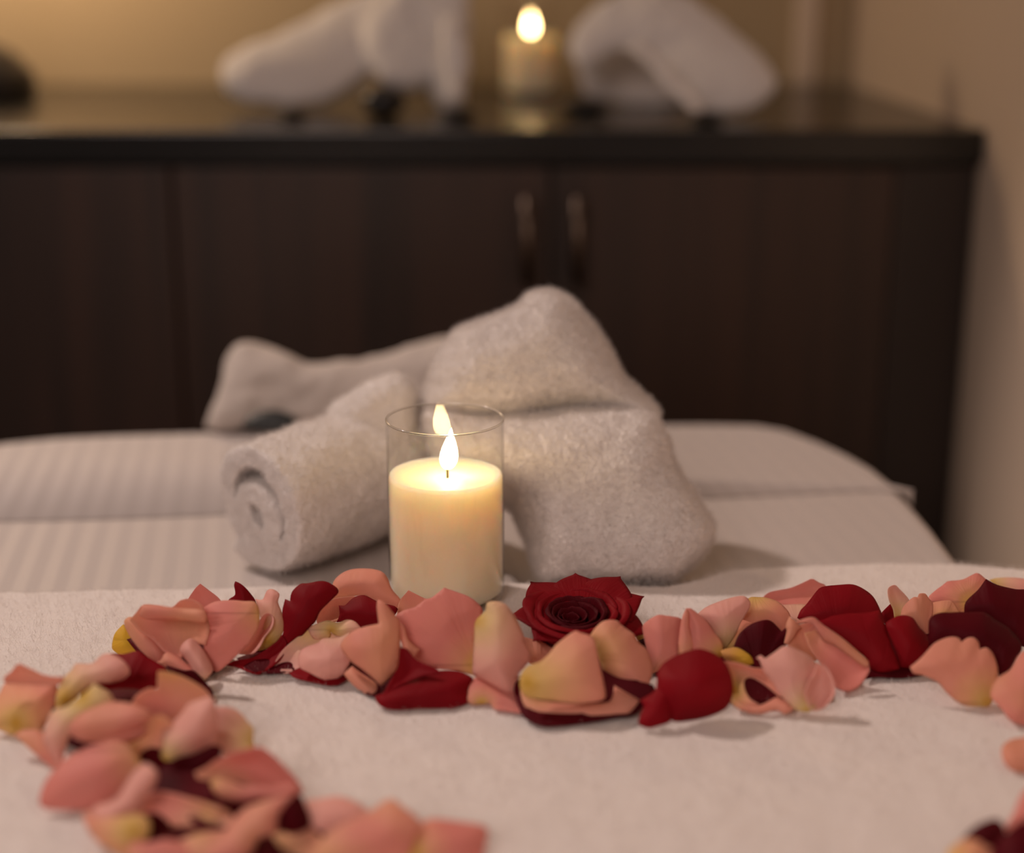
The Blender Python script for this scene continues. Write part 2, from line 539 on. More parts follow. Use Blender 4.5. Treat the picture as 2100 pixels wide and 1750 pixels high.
def pile_hair(ob, count, length, seed=1, radius=0.00016):
    """short terry loops standing on the cloth"""
    ob.modifiers.new('terry_pile', 'PARTICLE_SYSTEM')
    ps = ob.particle_systems[-1]
    ps.seed = seed
    st = ps.settings
    st.type = 'HAIR'
    st.count = count
    st.hair_step = 3
    st.hair_length = length
    st.use_modifier_stack = True
    st.use_advanced_hair = True
    st.emit_from = 'FACE'
    st.distribution = 'RAND'
    st.normal_factor = 0.0006
    st.brownian_factor = 0.0006
    st.factor_random = 0.0004
    st.root_radius = 1.0; st.tip_radius = 0.55
    st.radius_scale = radius
    st.use_close_tip = False
    st.render_step = 2
    st.material = 1
    return ps

def join_geo(*gs):
    V, F = [], []
    for v, f in gs:
        o = len(V); V += list(v); F += [tuple(i + o for i in t) for t in f]
    return V, F

def slab(name, outline, z, thick, mat, parent=None, drop=0.0, r=0.006, closed=True, thin=None):
    """cloth or cushion slab over a closed outline (counter-clockwise XY), rounded at the rim, with a hanging skirt"""
    P = np.array(outline, float)
    area = 0.5 * np.sum(P[:, 0] * np.roll(P[:, 1], -1) - np.roll(P[:, 0], -1) * P[:, 1])
    thin = np.full(len(P), 9.0) if thin is None else np.array(thin, float)
    if area < 0: P = P[::-1]; thin = thin[::-1]
    n = len(P)
    d = np.roll(P, -1, 0) - np.roll(P, 1, 0)
    nrm = np.stack([d[:, 1], -d[:, 0]], 1); nrm /= np.linalg.norm(nrm, axis=1, keepdims=True) + 1e-12
    V, F, prev = [], [], None
    K = 8
    levels = [(-r * (1 - math.sin(k / K * math.pi / 2)), z - r * (1 - math.cos(k / K * math.pi / 2))) for k in range(K + 1)]
    levels.append((0.0, z - max(thick, drop, r * 1.01)))
    for off, zz in levels:
        ring = list(range(len(V), len(V) + n))
        V += [(*(p + nn * (0.0 if h < 0.1 else off)), max(zz, z - h)) for p, nn, h in zip(P, nrm, thin)]
        if prev: F += [(prev[i], ring[i], ring[(i + 1) % n], prev[(i + 1) % n]) for i in range(n)]
        else: top = ring
        prev = ring
    F.append(tuple(top))
    if closed: F.append(tuple(prev[::-1]))
    org = (P[:, 0].mean(), P[:, 1].mean(), z - max(thick, drop))
    return mesh_obj(name, V, F, mat, parent, None if parent else org)

# ------------------------------------------------------------------ the room
Y_CAB, Y_BACK, X_WALL = 1.70, 2.40, 0.512
Z_CTR = hit(1000, 265, 0).z
_r = ray(1000, 267); Z_CTR = (CAM + _r * (Y_CAB / _r.y)).z

def struct(o):
    o['kind'] = 'structure'
    return o

struct(box('floor', (-2.6, X_WALL + 0.1, -1.5, Y_BACK + 0.1, -0.05, 0.0), M_FLOOR))
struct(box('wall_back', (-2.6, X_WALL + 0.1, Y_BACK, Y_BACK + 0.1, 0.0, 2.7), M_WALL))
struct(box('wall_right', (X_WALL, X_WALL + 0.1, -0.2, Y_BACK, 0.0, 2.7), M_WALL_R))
struct(box('trim_1', (0.420, 0.452, Y_BACK - 0.025, Y_BACK, Z_CTR, 2.3), M_WALL_R, bevel=0.003))

# long dark counter: a worktop carried by two cabinet units
wt = box('worktop', (-2.2, X_WALL - 0.002, Y_CAB, Y_BACK - 0.001, Z_CTR - 0.036, Z_CTR), M_TOP, bevel=0.003)
tag(wt, 'long black polished counter top along the back wall', 'worktop')

def cab_x(px):
    r = ray(px, 480); return (r * (Y_CAB / r.y)).x

def cabinet(x0, x1, label, doors, stile_r=0.0):
    e = empty('cabinet', ((x0 + x1) / 2, (Y_CAB + Y_BACK) / 2, 0))
    tag(e, label, 'cabinet')
    top = Z_CTR - 0.036
    box('body', (x0, x1, Y_CAB + 0.035, Y_BACK - 0.002, 0.08, top), M_WOOD2, e)
    box('plinth', (x0 + 0.002, x1 - 0.002, Y_CAB + 0.07, Y_BACK - 0.01, 0.0, 0.08), M_WOOD2, e)
    if stile_r:
        box('end_stile', (x1 - stile_r, x1, Y_CAB + 0.016, Y_CAB + 0.035, 0.08, top - 0.004), M_WOOD2, e, bevel=0.001)
    for (a, b, hx) in doors:
        d = box('door', (a + 0.0015, b - 0.0015, Y_CAB + 0.014, Y_CAB + 0.0345, 0.085, top - 0.006), M_WOOD, e, bevel=0.0015)
        if hx is None: continue
        # a slim bar handle standing off the door on two posts
        hy = Y_CAB - 0.014
        c = Vector(parent_world(d))
        zt = at_y(1080, 405, hy).z; zb = at_y(1080, 585, hy).z
        V, F = [], []
        def tube(p0, p1, r, n=14):
            p0, p1 = Vector(p0), Vector(p1)
            ax = (p1 - p0).normalized(); u = ax.orthogonal().normalized(); w = ax.cross(u)
            o = len(V)
            for p in (p0, p1):
                for k in range(n):
                    a_ = 2 * math.pi * k / n
                    V.append(p + (u * math.cos(a_) + w * math.sin(a_)) * r)
            for k in range(n): F.append((o + k, o + (k + 1) % n, o + n + (k + 1) % n, o + n + k))
            F.append(tuple(o + k for k in range(n))[::-1]); F.append(tuple(o + n + k for k in range(n)))
        tube((hx, hy, zb), (hx, hy, zt), 0.0062)
        tube((hx, hy, zb + 0.014), (hx, Y_CAB + 0.0145, zb + 0.014), 0.0045)
        tube((hx, hy, zt - 0.014), (hx, Y_CAB + 0.0145, zt - 0.014), 0.0045)
        mesh_obj('handle', V, F, M_METAL, d)
    return e

xs = [cab_x(p) for p in (-560, -120, 352, 1131, 1838)]
def hxx(px):
    r = ray(px, 490); return (r * ((Y_CAB - 0.014) / r.y)).x
cabinet(xs[2], X_WALL - 0.004, 'dark walnut cabinet with two bar handles below the right half of the counter', [(xs[2], xs[3], hxx(1081)), (xs[3], xs[4], hxx(1185))], stile_r=X_WALL - 0.004 - xs[4])
cabinet(-2.18, xs[2] - 0.001, 'dark walnut cabinet at the left, half out of the frame', [(xs[0], xs[1], None), (xs[1], xs[2] - 0.001, None)])

# table lamp at the left end of the counter (only its dark foot is in the frame)
LX, LY = -0.722, 2.12
lp = empty('table_lamp', (LX, LY, Z_CTR))
tag(lp, 'dark round table lamp foot at the left edge of the counter, cut by the frame', 'lamp')
lathe('base', [(0, 0), (0.082, 0), (0.088, 0.012), (0.084, 0.035), (0.062, 0.060), (0.028, 0.078), (0, 0.080)], (LX, LY, Z_CTR), M_DARKSTONE, lp)
lathe('stem', [(0, 0.07), (0.008, 0.07), (0.008, 0.36), (0, 0.36)], (LX, LY, Z_CTR), M_METAL, lp)
lathe('globe', [(0, 0.340)] + [(0.06 * math.sin(a), 0.400 - 0.06 * math.cos(a)) for a in np.linspace(0.15, math.pi - 0.05, 24)] + [(0, 0.460)], (LX, LY, Z_CTR), M_GLOBE, lp)

# ------------------------------------------------------------------ massage table
R_EDGE = [hit(px, py, Z_TABLE) for px, py in ((1330, 868), (1450, 867), (1550, 869), (1620, 880), (1690, 905), (1750, 932), (1800, 960), (1845, 995), (1880, 1030), (1920, 1075), (1970, 1140))]
XR = R_EDGE[-1].x
L_EDGE = [hit(px, py, Z_TABLE) for px, py in ((420, 884), (250, 889), (120, 895), (0, 907), (-90, 925), (-160, 950), (-215, 985))]
XL = L_EDGE[-1].x - 0.004
table_outline = [(v.x, v.y) for v in L_EDGE[::-1]] + [(v.x, v.y) for v in R_EDGE] + [(XR + 0.001, 0.8), (XR + 0.002, 0.45), (XR, -0.2), (XR - 0.06, -0.32), (0.0, -0.34), (XL + 0.06, -0.32), (XL, -0.2), (XL, 0.45), (XL, 0.9)]

tb = empty('massage_table', ((XL + XR) / 2, 0.5, 0))
tag(tb, 'padded massage table under the white sheets', 'massage table')
inner = [(x * 0.985 + 0.015 * (XL + XR) / 2, y * 0.99 + 0.01 * 0.5) for x, y in table_outline]
slab('mattress', inner, Z_TABLE - 0.004, 0.07, M_COTTON, tb, r=0.018)
box('frame', (XL + 0.05, XR - 0.05, -0.25, 1.30, 0.57, 0.625), M_WOOD2, tb)
for lx in (XL + 0.09, XR - 0.09):
    for ly in (-0.18, 1.22):
        box('leg', (lx - 0.025, lx + 0.025, ly - 0.025, ly + 0.025, 0.0, 0.57), M_WOOD2, tb)

fs = slab('fitted_sheet', table_outline, Z_TABLE, 0.05, M_SHEET, drop=0.19, r=0.016, closed=False)
tag(fs, 'white striped fitted sheet stretched over the massage table', 'sheet')

# upper sheet: covers the far end, its folded near edge crosses the couch
def hem_y(px): return 1062 - (px / 1800.0) * 60 + 2.5 * math.sin(px * 0.006)
hem = [hit(px, hem_y(px), Z_TOP) for px in range(-200, 1860, 60)]
hem = [v for v in hem if XL + 0.018 < v.x < XR - 0.018]
hem = [Vector((XL + q, hem[0].y, 0)) for q in (0.0012, 0.004, 0.0075, 0.0115, 0.016)] + hem + [Vector((XR - q, hem[-1].y, 0)) for q in (0.016, 0.0115, 0.0075, 0.004, 0.0012)]
far = [(v.x, v.y) for v in L_EDGE[::-1]] + [(v.x, v.y) for v in R_EDGE]
mx_, my_ = (XL + XR) / 2, 1.0
far = [(x + (0.0012 if x > mx_ else -0.0012), y + 0.0012) for x, y in far]
far = [p for p in far if p[1] > (hem[0].y if p[0] < mx_ else hem[-1].y) + 0.012]
def hem_h(x):
    d = max(0.0, min(0.016, x - XL, XR - x)); return 0.0013 + 0.0125 * (1 - math.sqrt(max(0.0, 1 - (1 - d / 0.016) ** 2)))
e0 = (XL - 0.001, hem[0].y + 0.001); e1 = (XR + 0.0012, hem[-1].y - 0.0005)
ts = slab('top_sheet', [e0] + [(v.x, v.y) for v in hem] + [e1] + far[::-1], Z_TABLE + 0.0017, 0.003, M_SHEET, drop=0.19, r=0.0165, closed=False,
          thin=[0.0150] + [hem_h(v.x) for v in hem] + [0.0150] + [9.0] * len(far))
tag(ts, 'white striped upper sheet over the far end of the couch, edge crossing behind the towels', 'sheet')

# ------------------------------------------------------------------ face cradle beyond the far end
fc = empty('face_cradle', tuple(hit(690, 872, 0.70)))
tag(fc, 'padded face cradle in a rumpled white cover at the far end of the couch', 'face cradle')
fg = pillow_geo([(412, 886), (425, 850), (448, 775), (470, 715), (497, 697), (545, 703), (600, 720), (640, 744), (700, 738), (770, 728), (820, 712), (870, 695), (930, 683), (1000, 672), (1060, 690), (1080, 800), (1080, 886), (740, 888)],
                (690, 876), 60, z=0.706, T=0.022, R=60, step=13)
c_ = mesh_obj('cover', *fg, M_COTTON, fc)
cloth_finish(c_, voxel=0.004, smooth=8, big=0.012, mid=0.002, fine=0)
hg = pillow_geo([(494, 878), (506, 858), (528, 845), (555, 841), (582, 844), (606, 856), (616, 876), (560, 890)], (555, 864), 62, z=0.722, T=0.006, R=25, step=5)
mesh_obj('dark_opening', *hg, M_BLACK, fc)  # black pad standing in for the dark opening in the cover

# ------------------------------------------------------------------ terry blanket under the petals
far_edge = [(-330, 1222), (0, 1203), (220, 1197), (450, 1192), (700, 1184), (900, 1172), (1010, 1172), (1060, 1184), (1150, 1188), (1250, 1186), (1360, 1192), (1440, 1176), (1500, 1156), (1600, 1149), (1800, 1145), (1970, 1144), (2100, 1156), (2180, 1166)]
def build_blanket():
    fe = [hit(px, py, Z_TOWEL) for px, py in far_edge]
    xs_ = np.array([v.x for v in fe]); ys_ = np.array([v.y for v in fe])
    x0, x1, y0 = xs_[0] - 0.03, 0.425, 0.36
    nx, ny = 330, 240
    V, F = [], []
    th = 0.0150
    for j in range(ny + 1):
        for i in range(nx + 1):
            x = x0 + (x1 - x0) * i / nx
            yf = float(np.interp(x, xs_, ys_)) + 0.0016 * noise.noise(Vector((x * 90, 3, 0)))
            s = (j / ny)
            s = 1 - (1 - s) ** 1.6                     # denser toward the far rim
            y = y0 + (yf - y0) * s
            d = min(yf - y, 0.012) / 0.012
            z = Z_TOWEL - th + th * math.sqrt(max(0, 1 - (1 - d) ** 2)) * 0.999
            z += (0.0016 * noise.noise(Vector((x * 14, y * 14, 0))) + 0.0007 * noise.noise(Vector((x * 55, y * 55, 5))) - 0.0012) * d
            if x > XR + 0.03:                         # hangs over the couch's right edge
                z -= (x - XR - 0.03) ** 2 * 7.0
            if x < XL - 0.012:
                z -= (XL - 0.012 - x) ** 2 * 7.0
            V.append((x, y, z))
    for j in range(ny):
        for i in range(nx):
            a = j * (nx + 1) + i
            F.append((a, a + 1, a + nx + 2, a + nx + 1))
    # underside
    o = len(V); ring = [i for i in range(nx + 1)] + [(j + 1) * (nx + 1) - 1 for j in range(1, ny + 1)] + [ny * (nx + 1) + i for i in range(nx - 1, -1, -1)] + [j * (nx + 1) for j in range(ny - 1, 0, -1)]
    for k in ring:
        v = V[k]; V.append((v[0], v[1], Z_TOWEL - th - 0.0002 if v[2] > Z_TOWEL - th - 0.003 else v[2] - 0.004))
    m = len(ring)
    for k in range(m):
        F.append((ring[(k + 1) % m], ring[k], o + k, o + (k + 1) % m))
    ob = mesh_obj('bath_towel', V, F, M_TERRY_FINE, None, (0, 0.7, Z_TOWEL - th))
    m_ = ob.modifiers.new('pile', 'DISPLACE'); m_.texture = tex('towel_pile', 'CLOUDS', 0.0032); m_.strength = 0.0008; m_.texture_coords = 'GLOBAL'
    return ob
bt = build_blanket()
tag(bt, 'large white terry towel spread flat under the rose petals', 'towel')

# ------------------------------------------------------------------ rolled towels behind the candle
def roll_geo(c0, c1, R0, R1, th0, turns, pitch, hole=(0.0, 0.0), flat=0.92, nseg=26, nang=34, start=0.0):
    """a towel rolled up: a spiral strip swept along its axis"""
    c0, c1 = Vector(c0), Vector(c1)
    ax = (c1 - c0).normalized()
    side = ax.cross(Vector((0, 0, 1))).normalized(); up = side.cross(ax).normalized()
    n = int(turns * nang)
    prof = []
    for k in range(n + 1):
        a = start + 2 * math.pi * k / nang
        u = k / n
        r = R0 - pitch * (k / nang)
        hx, hy = hole[0] * u, hole[1] * u
        prof.append((a, r, hx, hy))
    V, F, rings = [], [], []
    for s in range(nseg + 1):
        t = s / nseg
        c = c0.lerp(c1, t)
        sc = (R0 + (R1 - R0) * t) / R0
        e = 0.0
        ring_o, ring_i = [], []
        for (a, r, hx, hy) in prof:
            th = th0
            for rr, lst in ((r, ring_o), (max(r - th, 0.001), ring_i)):
                p = c + (side * (math.cos(a) * rr + hx) + up * (math.sin(a) * rr * flat + hy)) * sc
                lst.append(len(V)); V.append(p)
        rings.append(ring_o + ring_i[::-1])
    m = len(rings[0])
    for A, B in zip(rings[:-1], rings[1:]):
        for k in range(m):
            F.append((A[k], A[(k + 1) % m], B[(k + 1) % m], B[k]))
    half = len(prof)
    for R, flip in ((rings[0], True), (rings[-1], False)):
        for k in range(half - 1):
            q = (R[k], R[k + 1], R[m - 2 - k], R[m - 1 - k])
            F.append(q[::-1] if flip else q)
    return V, F

def towel(name, label, geos, group=None, **kw):
    V, F = join_geo(*geos)
    arr = np.array([tuple(v) for v in V])
    o = mesh_obj(name, V, F, M_TERRY, None, (arr[:, 0].mean(), arr[:, 1].mean(), arr[:, 2].min()))
    cloth_finish(o, **kw)
    tag(o, label, 'towel', group)
    return o

ca = hit(556, 1190, Z_TOP + 0.004)
A0 = Vector((ca.x - 0.013, ca.y + 0.024, Z_TOP + 0.0535))
A1 = A0 + Vector((0.098, 0.104, 0.006))
gl = roll_geo(A0, A1, 0.0560, 0.060, 0.0155, 2.3, 0.0205, hole=(-0.006, -0.016), start=math.radians(235), flat=0.97)
g2 = pillow_geo([(672, 850), (690, 822), (720, 802), (760, 780), (802, 767), (836, 778), (858, 812), (860, 860), (846, 930), (780, 940), (700, 900)], (780, 1126), 74, z=Z_TOP, T=0.022, R=50, step=9)
towel('rolled_towel', 'white terry towel rolled into a spiral, lying left of the glass candle', [gl, g2], group='rolled towels on the couch', big=0.007, mid=0.003, fine=0.0012, smooth=6)
pile_hair(bpy.data.objects['rolled_towel'], 42000, 0.003, 3)

r_low = pillow_geo([(868, 838), (960, 852), (1060, 850), (1180, 838), (1280, 838), (1335, 848), (1372, 895), (1388, 955), (1430, 1015), (1466, 1080), (1456, 1115), (1420, 1160), (1370, 1192), (1290, 1196), (1190, 1194), (1112, 1190), (1075, 1105), (1040, 1045), (960, 1030), (900, 960)],
                   (1370, 1178), 62, yaw=-8, z=Z_TOP + 0.010, T=0.040, R=105, step=9)
r_top = pillow_geo([(872, 815), (892, 745), (937, 676), (1000, 650), (1060, 627), (1085, 604), (1130, 595), (1166, 609), (1203, 645), (1243, 700), (1280, 765), (1305, 798), (1346, 832), (1353, 858), (1330, 872), (1270, 852), (1190, 842), (1120, 846), (1050, 866), (960, 866), (890, 852)],
                   (1160, 1148), 66, yaw=-6, z=Z_TOP + 0.004, T=0.042, R=95, step=9)
towel('folded_towel', 'white terry towel folded into a peak behind and right of the candle', [r_low], group='rolled towels on the couch', big=0.006, mid=0.003, fine=0.0012, smooth=5)
rt = bpy.data.objects['folded_towel']
o_ = mesh_obj('peak_fold', *r_top, M_TERRY, rt)
cloth_finish(o_, big=0.006, mid=0.0035, fine=0.0012, smooth=5)
pile_hair(rt, 42000, 0.003, 5)
pile_hair(o_, 36000, 0.003, 6)

pile_hair(bt, 120000, 0.0011, 9, radius=0.00012)

# ------------------------------------------------------------------ candle in its glass
def glass_candle(name, loc, r, h, wax_h, label, flame_mat, tilt=0.05, off=0.0):
    x, y, z = loc
    e = empty(name, loc)
    tag(e, label, 'candle')
    t = 0.0009
    lathe('glass', [(0, 0), (r - 0.004, 0), (r - 0.001, 0.0012), (r, 0.004), (r, h - 0.0006), (r - t / 2, h), (r - t, h - 0.0006), (r - t, 0.005), (r - 0.005, 0.0032), (0, 0.0032)], loc, M_GLASS, e, n=96)
    lathe('rim', [(r - t / 2 + 0.00062 * math.cos(a), h + 0.0006 + 0.00062 * math.sin(a)) for a in np.linspace(0, 2 * math.pi, 13)], loc, M_RIM, e, n=128)
    rw = r - t - 0.0002
    lathe('wax_pillar', [(0, 0.0035), (rw - 0.004, 0.0035), (rw, 0.007), (rw, wax_h - 0.002), (rw - 0.0008, wax_h), (rw - 0.0022, wax_h + 0.0001), (rw - 0.004, wax_h - 0.0012), (rw - 0.012, wax_h - 0.0022), (0.006, wax_h - 0.003), (0, wax_h - 0.003)], loc, M_WAX, e, n=96)
    lathe('wick', [(0, wax_h - 0.004), (0.0009, wax_h - 0.004), (0.0008, wax_h + 0.0045), (0, wax_h + 0.005)], (x + off, y, z), M_WICK, e, n=12)
    prof = []
    L = 0.0275
    for k in range(33):
        u = k / 32
        rr = 0.0061 * (math.sin(math.pi * min(1, u * 1.02) ** 0.62) ** 0.95) * (1 - 0.25 * u)
        if k in (0, 32): rr = 0
        prof.append((rr, u * L))
    fl = lathe('flame', [(a, b + wax_h + 0.0028) for a, b in prof], (x + off, y, z), flame_mat, e, n=32)
    for v in fl.data.vertices:
        v.co.x += tilt * max(0, v.co.z - wax_h)
    return e

cb = hit(917, 1221, Z_TOWEL)
glass_candle('glass_candle', (cb.x, cb.y, Z_TOWEL - 0.0005), 0.0372, 0.119, 0.0835, 'ivory candle with a teardrop flame in a clear glass, standing behind the petals', M_FLAME, tilt=0.09, off=0.0012)

# ------------------------------------------------------------------ counter display behind
cc = hit(1088, 196, Z_CTR)
glass_candle('glass_candle', (cc.x, cc.y, Z_CTR), 0.0372, 0.125, 0.080, 'blurred glass candle glowing on the black counter between two towels', M_FLAME2, tilt=0.0)

def ctowel(label, geos):
    V, F = join_geo(*geos)
    arr = np.array([tuple(v) for v in V])
    o = mesh_obj('rolled_towel', V, F, M_TERRY, None, (arr[:, 0].mean(), arr[:, 1].mean(), arr[:, 2].min()))
    cloth_finish(o, voxel=0.003, big=0.010, mid=0.003, fine=0, smooth=5)
    return tag(o, label, 'towel', 'towels on the counter')

ctowel('blurred white folded towel on the counter, left of the far candle', [
    pillow_geo([(452, 165), (462, 125), (500, 95), (560, 70), (640, 36), (720, -4), (780, -34), (850, -40), (880, 20), (840, 90), (770, 150), (700, 200), (620, 222), (540, 218), (480, 205)], (560, 222), 52, yaw=14, z=Z_CTR + 0.004, T=0.036, R=70, step=10),
    pillow_geo([(740, 60), (790, -20), (850, -70), (930, -70), (965, -20), (964, 60), (958, 140), (952, 214), (905, 222), (880, 170), (850, 185), (790, 175), (750, 130)], (925, 222), 62, z=Z_CTR + 0.003, T=0.026, R=50, step=10),
    pillow_geo([(905, 40), (950, 30), (962, 100), (955, 214), (915, 218), (900, 120)], (925, 222), 66, z=Z_CTR + 0.010, T=0.018, R=25, step=8)])
ctowel('blurred white folded towel on the counter, right of the far candle', [
    pillow_geo([(1165, 110), (1180, 50), (1225, 5), (1290, -30), (1370, -30), (1450, 15), (1530, 85), (1595, 150), (1590, 190), (1540, 228), (1440, 236), (1400, 195), (1345, 135), (1290, 105), (1235, 122), (1195, 150)], (1450, 234), 60, yaw=-10, z=Z_CTR + 0.004, T=0.020, R=85, step=10),
    pillow_geo([(1270, 95), (1320, 85), (1390, 150), (1450, 225), (1425, 238), (1380, 200), (1320, 135)], (1440, 238), 60, yaw=-10, z=Z_CTR + 0.012, T=0.016, R=26, step=8),
    pillow_geo([(1185, 110), (1250, 80), (1330, 90), (1410, 170), (1440, 215), (1300, 215), (1190, 195)], (1300, 211), 74, z=Z_CTR + 0.003, T=0.010, R=40, step=10)])

# small dark stones lying on the counter in front of the towels
def stone(px, py, rx, ry, h, label):
    p = hit(px, py, Z_CTR)
    V, F = [], []
    n, m = 24, 12
    for j in range(m + 1):
        th = math.pi * j / m
        for k in range(n):
            a = 2 * math.pi * k / n
            s = 1 + 0.06 * noise.noise(Vector((math.cos(a) * 1.3 + px, math.sin(a) * 1.3, th)))
            V.append(p + Vector((rx * math.sin(th) * math.cos(a) * s, ry * math.sin(th) * math.sin(a) * s, h / 2 * (1 - math.cos(th)))))
    for j in range(m):
        for k in range(n):
            F.append((j * n + k, j * n + (k + 1) % n, (j + 1) * n + (k + 1) % n, (j + 1) * n + k))
    o = mesh_obj('massage_stone', V, F, M_DARKSTONE, None, p)
    tag(o, label, 'stone', 'dark stones on the counter')
stone(787, 240, 0.026, 0.022, 0.036, 'tallest dark stone on the counter, standing below the left towel folds')
stone(600, 246, 0.018, 0.016, 0.012, 'small flat dark stone at the foot of the left counter towel')
stone(940, 248, 0.022, 0.018, 0.014, 'low dark stone on the counter, just left of the far candle')
stone(1200, 236, 0.030, 0.024, 0.020, 'dark stone on the counter, just right of the far candle')
stone(1450, 252, 0.020, 0.016, 0.013, 'dark stone under the outer end of the right counter towel')

# ------------------------------------------------------------------ rose petals laid in a heart
# outlines were read from enlarged details: key -> (x offset, y offset, enlargement)
DET = {'A': (0, 1320, 5.833), 'B': (200, 1160, 5.0), 'C': (280, 1360, 4.488), 'D': (60, 1500, 5.0), 'E': (560, 1560, 4.375),
       'F': (440, 1150, 6.48), 'G': (660, 1150, 5.303), 'H': (900, 1200, 5.47), 'I': (1040, 1160, 6.5625), 'J': (1180, 1240, 6.035),
       'K': (1400, 1160, 5.469), 'L': (1560, 1170, 6.035), 'M': (1780, 1160, 5.469), 'N': (1880, 1380, 4.73), 'X': (0, 0, 1.0)}

def pts(spec):
    """'A 1,2 3,4 B 5,6' -> frame coordinates"""
    out, k = [], 'X'
    for w in spec.split():
        if w in DET: k = w; continue
        x, y = w.split(',')
        ox, oy, s = DET[k]
        out.append((ox + float(x) / s, oy + float(y) / s))
    return out

_seed = [0]
def petal(label, mat, *patches):
    """patches: (outline, lean, options)"""
    _seed[0] += 1
    ps = []
    for pt in patches:
        spec, lean = pt[0], pt[1]
        kw = dict(pt[2]) if len(pt) > 2 else {}
        if isinstance(kw.get('base'), str): kw['base'] = pts(kw['base'])[0]
        if isinstance(kw.get('contact'), str): kw['contact'] = pts(kw['contact'])[0]
        for k in ('bulge', 'lift', 'amp'):
            if k in kw: kw[k] *= 0.001 * (0.55 if k == 'lift' else 1.0)
        ps.append(patch(pts(spec), lean=lean, seed=_seed[0] * 7.3, **kw))
    o = sheet_object('rose_petal', mat, ps)
    return tag(o, label, 'rose petal', 'rose petals laid in a heart')

# --- far left
petal('peach petal with an orange base and folded back rim at the left frame edge', M_PEACH,
      ('A 60,480 130,490 400,470 650,470 690,560 660,640 650,780 560,930 480,1040 330,1030 150,1095 60,1060 -40,1010 -120,900 -60,700 0,590', 38, dict(bulge=9, base='A 190,960', rad=105, contact='A 150,1090')),
      ('A 45,410 130,340 210,250 280,265 400,320 500,370 620,398 770,400 730,480 640,500 400,490 120,480 60,470', 78, dict(bulge=-3, contact='A 150,1000', lift=4, base='A 190,1500', rad=105)))
petal('cream petal with a yellow base curling right into a pink tip, above the left corner', M_PALE,
      ('A 660,800 680,600 760,420 860,320 910,245 1100,242 1220,140 1330,128 1450,190 1540,290 1545,360 1470,430 1330,472 1160,482 1000,560 880,680 740,780', 52, dict(bulge=9, base='A 780,680', rad=150, lift=9, contact='A 700,900')))
petal('dark red petal between the curling cream petal and the large pink one at left', M_RED,
      ('A 1300,140 1480,130 1650,92 1740,150 1900,240 2010,330 1960,480 1800,560 1540,640 1420,610 1230,560 1100,620 960,640 1000,520 1200,400', 40, dict(bulge=7, contact='A 1450,700')))
petal('small pink petal peeking out under the left heap, tip pointing down', M_PINK,
      ('A 170,1100 300,1035 480,1050 620,1150 680,1400 660,1500 560,1440 420,1320 300,1210', 30, dict(bulge=4, contact='A 640,1490')))
# --- big half open pink heap at left
petal('pinkish brown petal standing at the back of the large left heap', M_PINK,
      ('C 195,75 300,85 440,130 560,195 650,265 690,340 640,420 500,470 380,600 220,640 60,560 -60,440 0,300 120,230 190,240', 66, dict(bulge=-5, contact='C 200,700', lift=10)))
petal('pale petal forming the left flank of the large left heap', M_PALE,
      ('A 640,800 800,750 1000,600 1130,480 1190,520 1330,620 1350,780 1050,930 880,1040 800,1200 740,1420 690,1460 620,1350 520,1150 560,960', 52, dict(bulge=7, base='A 980,620', rad=150, contact='A 690,1500', lift=4)))
petal('pink petal rolled on top of the large left heap', M_PINK,
      ('A 830,1000 900,900 1000,820 1200,740 1350,700 1560,720 1760,800 1850,900 1760,1000 1500,1120 1250,1180 1000,1170 870,1110', 58, dict(bulge=9, contact='A 1000,1500', lift=12)),
      ('A 1230,1130 1500,1060 1740,960 1820,960 1700,1120 1500,1190 1300,1190', 50, dict(bulge=3, contact='A 1000,1500', lift=15)))
petal('orange pink petal deep inside the large left heap', M_PEACH,
      ('A 1250,1160 1700,1000 1900,860 2060,960 2100,1150 1980,1450 1820,1500 1680,1420 1540,1280', 70, dict(bulge=-6, contact='A 1700,1560', lift=8)))
petal('broad pink petal hanging at the front left of the large left heap', M_PINK,
      ('D 105,720 140,570 230,430 330,320 470,220 640,150 830,105 1000,130 1100,250 1170,350 1050,430 990,560 890,690 740,790 620,800 420,805 230,800 140,780', 42, dict(bulge=8, contact='D 400,830', base='D 1300,200', rad=150)))
petal('peach petal standing upright at the right of the large left heap', M_PALE,
      ('C 240,640 330,560 420,460 480,380 590,335 690,320 735,420 740,600 690,760 540,845 370,890 320,990 200,1030 170,960 230,820', 60, dict(bulge=10, contact='C 300,1080', lift=5, base='C 250,900', rad=90)))
petal('pale cream petal facing right at the edge of the large left heap', M_PALE,
      ('C 700,430 760,408 850,410 950,455 1030,550 1075,605 1070,700 1072,780 980,830 850,840 760,800 680,780 660,600', 50, dict(bulge=6, contact='C 800,860', lift=2, base='C 1100,720', rad=110)))
petal('dark maroon petal wedged in the front of the large left heap', M_DEEP,
      ('C 190,1100 270,1030 330,960 360,880 530,840 700,755 790,785 760,860 620,980 560,1060 560,1220 400,1230 250,1150', 44, dict(bulge=-4, contact='C 300,1230', lift=2)))
petal('large pink petal cupped open at the right front of the left heap', M_PINK,
      ('C 540,1010 640,960 740,890 850,840 980,805 1130,775 1250,845 1380,970 1480,1080 1535,1180 1440,1250 1300,1260 1150,1180 980,1110 800,1060 690,1080 560,1060', 52, dict(bulge=-9, contact='C 1100,1330', lift=6, base='C 700,1300', rad=130)),
      ('C 680,1110 740,1060 860,1080 980,1130 1120,1130 1280,1130 1440,1100 1530,1180 1400,1260 1180,1260 1000,1280 860,1270 740,1220', 46, dict(bulge=5, contact='C 1100,1330', lift=12, base='C 600,1000', rad=130)))
